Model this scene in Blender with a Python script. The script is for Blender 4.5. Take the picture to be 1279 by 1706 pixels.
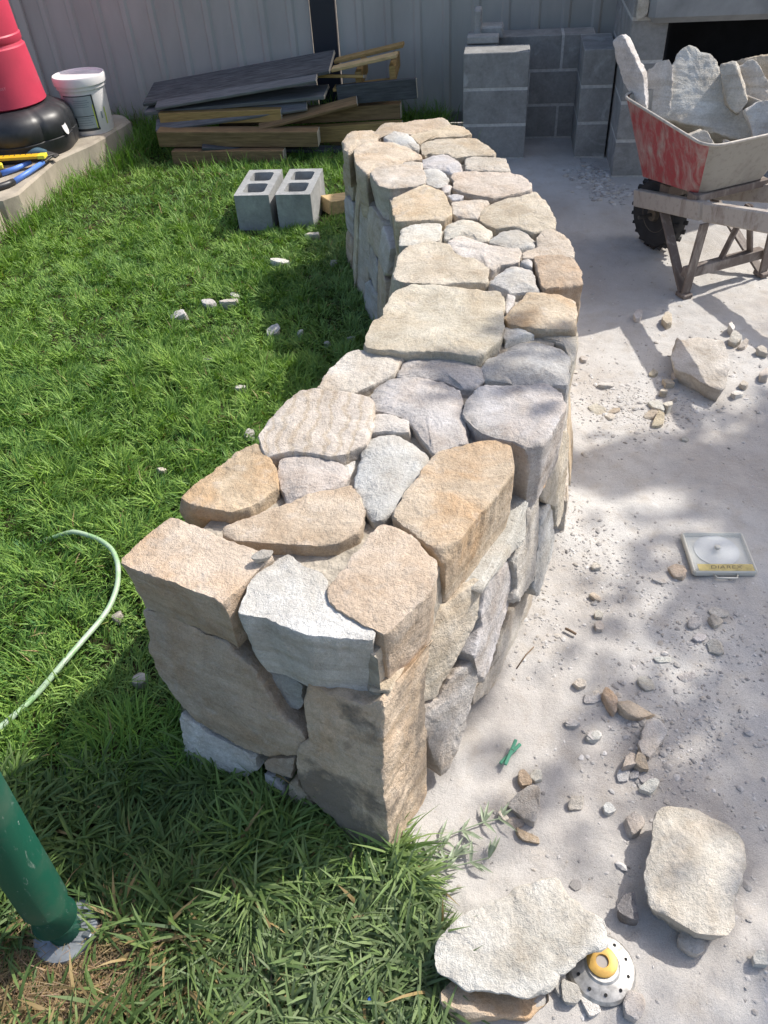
import bpy, bmesh, math, random
import numpy as np
from mathutils import Vector, Matrix

for o in list(bpy.data.objects):
    bpy.data.objects.remove(o, do_unlink=True)
SC = bpy.context.scene
COL = SC.collection
R = math.radians

# ------------------------------------------------------------------ camera
PITCH, ROLL, CAMH, FPX = R(41.75), R(-4.22), 1.708, 1320.8
fw = Vector((0, math.cos(PITCH), -math.sin(PITCH)))
rt = Vector((1, 0, 0)); up = rt.cross(fw)
cr = rt * math.cos(ROLL) + up * math.sin(ROLL)
cu = -rt * math.sin(ROLL) + up * math.cos(ROLL)
cam = bpy.data.cameras.new('camera')
cam.sensor_fit = 'VERTICAL'; cam.sensor_height = 24.0
cam.lens = 24.0 * FPX / 1706.0
cam.clip_start = 0.02; cam.clip_end = 400
camo = bpy.data.objects.new('camera', cam); COL.objects.link(camo)
m3 = Matrix((cr, cu, -fw)).transposed()
camo.matrix_world = Matrix.Translation((0, 0, CAMH)) @ m3.to_4x4()
SC.camera = camo

# ------------------------------------------------------------------ light
SUN = Vector((0.50, 0.24, 0.60)).normalized()          # towards the sun
SUN_EL = math.asin(SUN.z); SUN_AZ = math.atan2(SUN.x, SUN.y)
w = bpy.data.worlds.new('World'); SC.world = w; w.use_nodes = True
nt = w.node_tree
sky = nt.nodes.new('ShaderNodeTexSky'); sky.sky_type = 'NISHITA'; sky.sun_disc = False
sky.sun_elevation = SUN_EL; sky.sun_rotation = SUN_AZ; sky.air_density = 1.0; sky.dust_density = 3.0
nt.links.new(sky.outputs[0], nt.nodes['Background'].inputs[0])
nt.nodes['Background'].inputs[1].default_value = 0.15
sl = bpy.data.lights.new('sun', 'SUN'); sl.energy = 3.7; sl.angle = R(0.55); sl.color = (1.0, 0.955, 0.88)
so = bpy.data.objects.new('sun', sl); COL.objects.link(so)
so.rotation_euler = (-SUN).to_track_quat('-Z', 'Y').to_euler(); so.location = SUN * 20
SC.view_settings.view_transform = 'Standard'; SC.view_settings.look = 'None'
SC.view_settings.gamma = 1.0; SC.view_settings.use_curve_mapping = False
SC.view_settings.exposure = 0.52
SC.render.engine = 'CYCLES'
SC.cycles.use_denoising = True
SC.cycles.max_bounces = 6; SC.cycles.transparent_max_bounces = 6
# ------------------------------------------------------------------ surveyed outlines, metres
TOP = [
    ([[-0.065,3.777],[-0.035,3.892],[0.079,3.895],[0.099,3.796],[0.088,3.699],[0.005,3.664],[-0.04,3.594],[-0.06,3.639]],0.6,'tan',0.3,0.16,0.03,0.02),
    ([[0.079,3.903],[0.142,3.989],[0.233,3.966],[0.283,4.007],[0.418,4.015],[0.44,3.921],[0.422,3.88],[0.34,3.825],[0.239,3.785],[0.204,3.805],[0.124,3.804],[0.096,3.739]],0.6,'tan',0.3,0.14,0.02,0.012),
    ([[0.123,3.784],[0.17,3.831],[0.23,3.787],[0.269,3.616],[0.26,3.552],[0.2,3.605],[0.119,3.706]],0.6,'grey',0.3,0.1,0.02,0.02),
    ([[0.241,3.776],[0.339,3.819],[0.426,3.879],[0.484,3.834],[0.518,3.687],[0.364,3.71],[0.292,3.687],[0.275,3.636],[0.255,3.71]],0.6,'tan',0.3,0.12,0.012,0.01),
    ([[0.281,3.635],[0.297,3.681],[0.363,3.699],[0.52,3.667],[0.578,3.454],[0.572,3.412],[0.443,3.434],[0.408,3.409],[0.375,3.487],[0.301,3.496],[0.274,3.477]],0.6,'sand',0.3,0.16,0.016,0.01),
    ([[-0.015,3.615],[0.023,3.695],[0.152,3.671],[0.224,3.579],[0.27,3.48],[0.271,3.435],[0.196,3.427],[0.168,3.377],[0.07,3.362],[0.028,3.308],[-0.006,3.374]],0.6,'tan',0.3,0.2,0.02,0.01),
    ([[0.042,3.293],[0.078,3.356],[0.176,3.366],[0.203,3.415],[0.264,3.399],[0.256,3.294],[0.263,3.235],[0.253,3.138],[0.213,3.114],[0.12,3.101],[0.073,3.143]],0.6,'pale',0.3,0.13,0.012,0.006),
    ([[0.271,3.442],[0.308,3.484],[0.378,3.474],[0.414,3.398],[0.431,3.303],[0.423,3.274],[0.374,3.255],[0.343,3.298],[0.262,3.339]],0.6,'grey',0.3,0.12,0.02,0.016),
    ([[0.443,3.416],[0.476,3.429],[0.607,3.38],[0.606,3.288],[0.596,3.214],[0.507,3.249],[0.431,3.272]],0.6,'pale',0.3,0.16,0.018,0.01),
    ([[0.26,3.312],[0.309,3.32],[0.34,3.271],[0.35,3.194],[0.34,3.141],[0.311,3.087],[0.258,3.147]],0.6,'grey',0.3,0.1,0.018,0.014),
    ([[0.313,3.089],[0.333,3.134],[0.355,3.095],[0.35,3.05],[0.315,3.04]],0.6,'pink',0.3,0.08,0.012,0.01),
    ([[0.36,3.244],[0.429,3.257],[0.594,3.205],[0.63,3.164],[0.661,3.053],[0.637,2.999],[0.553,2.958],[0.476,2.935],[0.41,2.986],[0.354,3.068],[0.369,3.135]],0.6,'sand',0.3,0.17,0.014,0.006),
    ([[0.323,3.004],[0.354,3.018],[0.395,2.989],[0.392,2.968],[0.34,2.964]],0.6,'grey',0.3,0.08,0.012,0.01),
    ([[0.331,2.932],[0.347,2.957],[0.467,2.933],[0.462,2.901],[0.43,2.844],[0.404,2.766],[0.33,2.808],[0.331,2.878]],0.6,'pale',0.5,0.12,0.014,0.01),
    ([[0.439,2.872],[0.488,2.917],[0.634,2.98],[0.655,2.996],[0.677,2.849],[0.668,2.703],[0.654,2.637],[0.577,2.621],[0.52,2.682],[0.451,2.678],[0.406,2.748],[0.428,2.822]],0.6,'sand',0.3,0.18,0.016,0.006),
    ([[0.11,2.99],[0.26,3.128],[0.311,3.037],[0.324,2.918],[0.321,2.806],[0.286,2.762],[0.116,2.776]],0.6,'tan',0.4,0.19,0.014,0.006),
    ([[0.117,2.586],[0.137,2.729],[0.164,2.76],[0.274,2.751],[0.266,2.616],[0.19,2.576]],0.6,'white',0.3,0.14,0.012,0.006),
    ([[0.285,2.737],[0.356,2.795],[0.418,2.73],[0.446,2.655],[0.416,2.576],[0.383,2.582],[0.338,2.644],[0.276,2.618]],0.6,'pale',0.3,0.12,0.022,0.02),
    ([[0.426,2.595],[0.484,2.673],[0.558,2.665],[0.575,2.584],[0.558,2.515],[0.514,2.494],[0.421,2.559]],0.6,'grey',0.3,0.12,0.022,0.02),
    ([[0.274,2.603],[0.337,2.638],[0.388,2.566],[0.428,2.527],[0.508,2.497],[0.505,2.454],[0.49,2.404],[0.456,2.384],[0.425,2.382],[0.388,2.339],[0.364,2.429],[0.314,2.454],[0.288,2.496],[0.289,2.555]],0.6,'pale',0.3,0.13,0.02,0.014),
    ([[0.075,2.322],[0.113,2.505],[0.132,2.556],[0.237,2.584],[0.286,2.552],[0.292,2.48],[0.36,2.415],[0.381,2.351],[0.366,2.266],[0.267,2.268],[0.213,2.271],[0.106,2.299]],0.6,'sand',0.3,0.18,0.014,0.006),
    ([[0.513,2.465],[0.568,2.502],[0.581,2.567],[0.609,2.625],[0.658,2.624],[0.684,2.532],[0.676,2.44],[0.664,2.402],[0.538,2.418],[0.509,2.431]],0.6,'sand',0.3,0.18,0.014,0.008),
    ([[0.536,2.408],[0.564,2.42],[0.657,2.398],[0.658,2.269],[0.645,2.204],[0.543,2.194],[0.523,2.184],[0.529,2.305]],0.6,'orange',0.6,0.2,0.014,0.008),
    ([[0.368,2.263],[0.419,2.341],[0.468,2.376],[0.512,2.347],[0.519,2.292],[0.515,2.195],[0.467,2.203],[0.412,2.192],[0.366,2.236]],0.6,'grey',0.3,0.13,0.024,0.03),
    ([[0.488,2.387],[0.518,2.412],[0.528,2.39],[0.518,2.344]],0.6,'grey',0.3,0.08,0.012,0.008),
    ([[-0.022,1.926],[0.002,2.051],[0.037,2.071],[0.077,2.232],[0.122,2.261],[0.2,2.249],[0.384,2.164],[0.396,2.121],[0.365,1.958],[0.341,1.879],[0.277,1.81],[0.197,1.851],[0.088,1.867],[-0.022,1.906]],0.615,'sand',0.25,0.18,0.012,0.004),
    ([[0.394,2.097],[0.417,2.18],[0.434,2.163],[0.424,2.119],[0.392,2.065]],0.6,'grey',0.3,0.08,0.01,0.006),
    ([[0.381,2.034],[0.474,2.18],[0.528,2.176],[0.6,2.123],[0.587,2.028],[0.572,1.953],[0.462,1.969],[0.439,1.975],[0.384,2.004]],0.6,'tan',0.7,0.15,0.018,0.014),
    ([[0.471,2.004],[0.581,1.99],[0.558,1.883],[0.526,1.811],[0.53,1.91],[0.507,1.94],[0.466,1.965]],0.575,'pale',0.3,0.2,0.014,0.006),
    ([[0.363,1.941],[0.38,2.009],[0.421,2.005],[0.454,1.957],[0.454,1.944],[0.39,1.927],[0.364,1.913]],0.585,'white',0.3,0.1,0.012,0.006),
    ([[0.289,1.822],[0.325,1.854],[0.404,1.91],[0.468,1.909],[0.514,1.865],[0.519,1.812],[0.489,1.689],[0.444,1.703],[0.351,1.706],[0.329,1.742],[0.286,1.745]],0.6,'mauve',0.3,0.2,0.026,0.03),
    ([[-0.151,1.74],[-0.135,1.8],[-0.066,1.927],[0.014,1.91],[0.087,1.877],[0.068,1.848],[0.056,1.792],[0.025,1.775],[-0.01,1.749],[-0.061,1.715],[-0.11,1.737]],0.6,'pale',0.3,0.17,0.014,0.008),
    ([[0.061,1.8],[0.088,1.874],[0.153,1.881],[0.232,1.856],[0.282,1.81],[0.282,1.74],[0.264,1.712],[0.233,1.682],[0.196,1.739],[0.164,1.761],[0.061,1.786]],0.6,'grey',0.3,0.13,0.022,0.02),
    ([[0.284,1.73],[0.314,1.751],[0.346,1.727],[0.349,1.702],[0.298,1.715]],0.6,'grey',0.3,0.1,0.014,0.01),
    ([[-0.009,1.706],[0.002,1.743],[0.053,1.781],[0.12,1.772],[0.174,1.743],[0.216,1.683],[0.225,1.655],[0.207,1.592],[0.216,1.536],[0.208,1.481],[0.127,1.439],[0.116,1.471],[0.087,1.544],[0.055,1.602],[-0.003,1.638]],0.6,'mauve',0.3,0.14,0.024,0.022),
    ([[0.21,1.581],[0.23,1.649],[0.278,1.696],[0.319,1.682],[0.438,1.681],[0.47,1.656],[0.457,1.572],[0.378,1.434],[0.34,1.414],[0.313,1.446],[0.274,1.465],[0.221,1.506]],0.61,'mauve',0.3,0.19,0.018,0.014),
    ([[-0.02,1.557],[-0.017,1.602],[-0.004,1.617],[0.043,1.606],[0.086,1.564],[0.081,1.527],[0.014,1.541],[-0.019,1.534]],0.6,'pale',0.3,0.1,0.014,0.01),
    ([[-0.285,1.55],[-0.267,1.602],[-0.19,1.725],[-0.129,1.725],[-0.008,1.668],[-0.008,1.594],[-0.026,1.487],[-0.092,1.444],[-0.211,1.481],[-0.266,1.465]],0.605,'stripe',0.2,0.15,0.014,0.008),
    ([[-0.454,1.339],[-0.365,1.446],[-0.318,1.507],[-0.284,1.537],[-0.247,1.45],[-0.227,1.355],[-0.254,1.326],[-0.288,1.293],[-0.33,1.284],[-0.412,1.311]],0.6,'orange',0.65,0.18,0.01,0.008),
    ([[-0.236,1.423],[-0.229,1.472],[-0.185,1.493],[-0.132,1.481],[-0.082,1.423],[-0.071,1.368],[-0.106,1.335],[-0.167,1.31],[-0.204,1.3],[-0.224,1.366]],0.6,'pink',0.3,0.14,0.03,0.02),
    ([[-0.054,1.396],[-0.035,1.509],[0.015,1.535],[0.067,1.523],[0.111,1.439],[0.086,1.359],[0.047,1.322],[0.018,1.247],[-0.018,1.221],[-0.034,1.252],[-0.061,1.342]],0.6,'grey',0.3,0.14,0.022,0.018),
    ([[-0.099,1.485],[-0.057,1.511],[-0.058,1.445],[-0.071,1.407]],0.57,'white',0.3,0.08,0.01,0.004),
    ([[-0.26,1.33],[-0.211,1.349],[-0.225,1.373],[-0.244,1.375]],0.56,'pale',0.3,0.08,0.01,0.004),
    ([[0.015,1.225],[0.077,1.332],[0.119,1.41],[0.179,1.441],[0.261,1.458],[0.3,1.422],[0.304,1.373],[0.288,1.334],[0.224,1.248],[0.176,1.181],[0.134,1.124],[0.113,1.1],[0.066,1.155]],0.615,'tan',0.6,0.19,0.016,0.006),
    ([[-0.347,1.234],[-0.227,1.288],[-0.075,1.344],[-0.053,1.308],[-0.044,1.243],[-0.056,1.192],[-0.095,1.164],[-0.164,1.158],[-0.244,1.17],[-0.298,1.191],[-0.341,1.214]],0.6,'tan',0.3,0.15,0.01,0.006),
    ([[-0.535,1.15],[-0.47,1.272],[-0.433,1.259],[-0.349,1.202],[-0.222,1.118],[-0.259,1.075],[-0.297,1.024],[-0.309,1.008],[-0.347,1.039],[-0.387,1.059],[-0.406,1.074],[-0.478,1.111]],0.61,'tan',0.5,0.145,0.007,0.004),
    ([[-0.282,1.001],[-0.26,1.076],[-0.201,1.135],[-0.168,1.097],[-0.13,1.078],[-0.121,1.049],[-0.124,1.013],[-0.091,0.966],[-0.053,0.939],[-0.037,0.915],[-0.039,0.903],[-0.077,0.91],[-0.158,0.924],[-0.232,0.973],[-0.279,0.987]],0.6,'white',0.05,0.185,0.006,0.004),
    ([[-0.117,1.025],[-0.013,1.19],[0.016,1.195],[0.048,1.158],[0.091,1.079],[0.089,1.024],[0.028,0.95],[-0.013,0.908],[-0.04,0.926],[-0.08,0.96],[-0.115,0.991]],0.615,'brown',0.25,0.17,0.012,0.008),
]
SIDE = [
    ([[-0.528,1.153,0.463],[-0.486,1.129,0.458],[-0.344,1.051,0.449],[-0.327,1.037,0.429],[-0.29,1.011,0.404],[-0.241,0.96,0.299],[-0.193,0.93,0.279],[-0.202,0.926,0.245],[-0.225,0.928,0.2],[-0.31,0.962,0.15],[-0.361,0.989,0.15],[-0.449,1.04,0.164],[-0.493,1.072,0.199],[-0.529,1.1,0.235],[-0.542,1.127,0.321],[-0.54,1.145,0.402]],[-0.463,-0.863,0.204],[0.074,0.138,-0.033],'dusty',0.5,0.016,0.006),
    ([[-0.5,1.081,0.171],[-0.436,1.038,0.137],[-0.323,0.974,0.124],[-0.328,0.969,0.089],[-0.39,0.985,0.015],[-0.434,1.004,-0.003],[-0.477,1.026,-0.01],[-0.519,1.053,0.011],[-0.518,1.065,0.064]],[-0.463,-0.863,0.204],[0.065,0.121,-0.029],'white',0.3,0.016,0.006),
    ([[-0.317,0.973,0.122],[-0.299,0.968,0.142],[-0.232,0.939,0.173],[-0.256,0.934,0.094],[-0.321,0.968,0.092]],[-0.463,-0.863,0.204],[0.046,0.086,-0.02],'tan',0.3,0.01,0.006),
    ([[-0.327,0.971,0.076],[-0.263,0.937,0.077],[-0.266,0.922,0.009],[-0.286,0.922,-0.038],[-0.337,0.953,-0.024]],[-0.463,-0.863,0.204],[0.046,0.086,-0.02],'grey',0.3,0.01,0.006),
    ([[-0.258,0.933,0.072],[-0.242,0.932,0.103],[-0.212,0.902,0.045],[-0.181,0.873,-0.008],[-0.229,0.889,-0.048],[-0.258,0.911,-0.021]],[-0.463,-0.863,0.204],[0.046,0.086,-0.02],'tan',0.3,0.01,0.006),
    ([[-0.302,1.045,0.371],[-0.255,1.021,0.376],[-0.192,0.987,0.375],[-0.199,0.977,0.316],[-0.219,0.982,0.295],[-0.245,1.003,0.325],[-0.283,1.03,0.351]],[-0.463,-0.863,0.204],[0.046,0.086,-0.02],'grey',0.3,0.01,0.006),
    ([[-0.308,1.074,0.284],[-0.273,1.052,0.27],[-0.228,1.02,0.237],[-0.202,1.01,0.255],[-0.209,0.999,0.194],[-0.257,1.027,0.201]],[-0.463,-0.863,0.204],[0.037,0.069,-0.016],'orange',0.3,0.01,0.006),
    ([[-0.181,0.945,0.427],[-0.12,0.913,0.433],[-0.063,0.882,0.432],[-0.02,0.873,0.49],[-0.027,0.862,0.428],[-0.038,0.844,0.326],[-0.042,0.821,0.222],[-0.044,0.794,0.103],[-0.046,0.775,0.017],[-0.079,0.788,-0.001],[-0.124,0.818,0.021],[-0.206,0.879,0.096],[-0.234,0.907,0.151],[-0.219,0.918,0.228],[-0.189,0.914,0.281],[-0.188,0.928,0.341]],[-0.463,-0.863,0.204],[0.105,0.135,0.0],'lichen',0.5,0.014,0.006),
    ([[-0.05,0.9,0.48],[-0.015,0.886,0.5],[-0.017,0.881,0.473],[-0.052,0.895,0.454]],[-0.463,-0.863,0.204],[0.037,0.069,-0.016],'sand',0.3,0.006,0.006),
    ([[-0.005,0.992,0.387],[0.029,1.047,0.463],[0.085,1.091,0.464],[0.143,1.132,0.455],[0.155,1.144,0.462],[0.205,1.187,0.474],[0.206,1.172,0.435],[0.193,1.14,0.374],[0.197,1.132,0.344],[0.171,1.092,0.295],[0.104,1.035,0.279],[0.085,1.01,0.254],[0.029,0.978,0.282],[-0.004,0.972,0.334]],[0.585,-0.758,0.289],[-0.07,0.091,-0.035],'sand',0.3,0.022,0.016),
    ([[0.037,0.98,0.264],[0.09,1.013,0.243],[0.115,1.044,0.274],[0.17,1.087,0.276],[0.18,1.082,0.244],[0.175,1.058,0.19],[0.141,1.005,0.118],[0.115,0.955,0.041],[0.075,0.928,0.052],[0.069,0.954,0.132],[0.051,0.968,0.205],[0.038,0.974,0.247]],[0.585,-0.758,0.289],[-0.07,0.091,-0.035],'pink',0.4,0.018,0.006),
    ([[0.197,1.134,0.373],[0.218,1.188,0.428],[0.225,1.202,0.429],[0.284,1.298,0.368],[0.307,1.328,0.313],[0.308,1.318,0.269],[0.285,1.267,0.243],[0.222,1.133,0.189],[0.199,1.089,0.182],[0.18,1.06,0.215],[0.174,1.073,0.303],[0.198,1.126,0.335]],[0.878,-0.464,0.122],[-0.105,0.056,-0.015],'grey',0.3,0.02,0.006),
    ([[0.185,1.117,0.125],[0.212,1.154,0.079],[0.244,1.215,0.079],[0.303,1.339,0.124],[0.359,1.436,0.091],[0.399,1.505,0.068],[0.381,1.447,-0.03],[0.304,1.308,-0.001],[0.26,1.226,0.003],[0.219,1.149,0.008],[0.184,1.099,0.065]],[0.878,-0.464,0.122],[-0.105,0.056,-0.015],'pink',0.3,0.014,0.006),
    ([[0.199,1.142,0.511],[0.206,1.162,0.543],[0.261,1.262,0.524],[0.312,1.365,0.553],[0.361,1.45,0.526],[0.357,1.437,0.498],[0.341,1.386,0.419],[0.325,1.347,0.381],[0.276,1.264,0.416],[0.205,1.151,0.498]],[0.877,-0.466,0.113],[-0.105,0.056,-0.014],'mauve',0.3,0.018,0.006),
    ([[0.302,1.301,0.367],[0.339,1.369,0.362],[0.352,1.406,0.415],[0.402,1.496,0.394],[0.401,1.481,0.343],[0.382,1.427,0.266],[0.371,1.389,0.199],[0.331,1.322,0.232],[0.285,1.241,0.256],[0.304,1.285,0.288]],[0.877,-0.466,0.113],[-0.105,0.056,-0.014],'pink',0.3,0.014,0.006),
    ([[0.407,1.491,0.334],[0.437,1.544,0.319],[0.457,1.567,0.261],[0.464,1.561,0.179],[0.428,1.48,0.129],[0.391,1.404,0.1],[0.375,1.388,0.156],[0.385,1.425,0.233]],[0.877,-0.466,0.113],[-0.105,0.056,-0.014],'grey',0.3,0.014,0.006),
    ([[0.358,1.43,0.467],[0.366,1.467,0.553],[0.4,1.513,0.482],[0.415,1.525,0.412],[0.394,1.485,0.412],[0.359,1.426,0.445]],[0.877,-0.466,0.113],[-0.105,0.056,-0.014],'orange',0.9,0.012,0.006),
    ([[0.406,1.537,0.529],[0.499,1.695,0.463],[0.521,1.722,0.404],[0.509,1.677,0.312],[0.495,1.624,0.205],[0.472,1.577,0.185],[0.46,1.577,0.277],[0.408,1.502,0.373],[0.42,1.534,0.412],[0.391,1.505,0.522]],[0.877,-0.466,0.113],[-0.105,0.056,-0.014],'sand',0.3,0.014,0.006),
]
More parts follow.
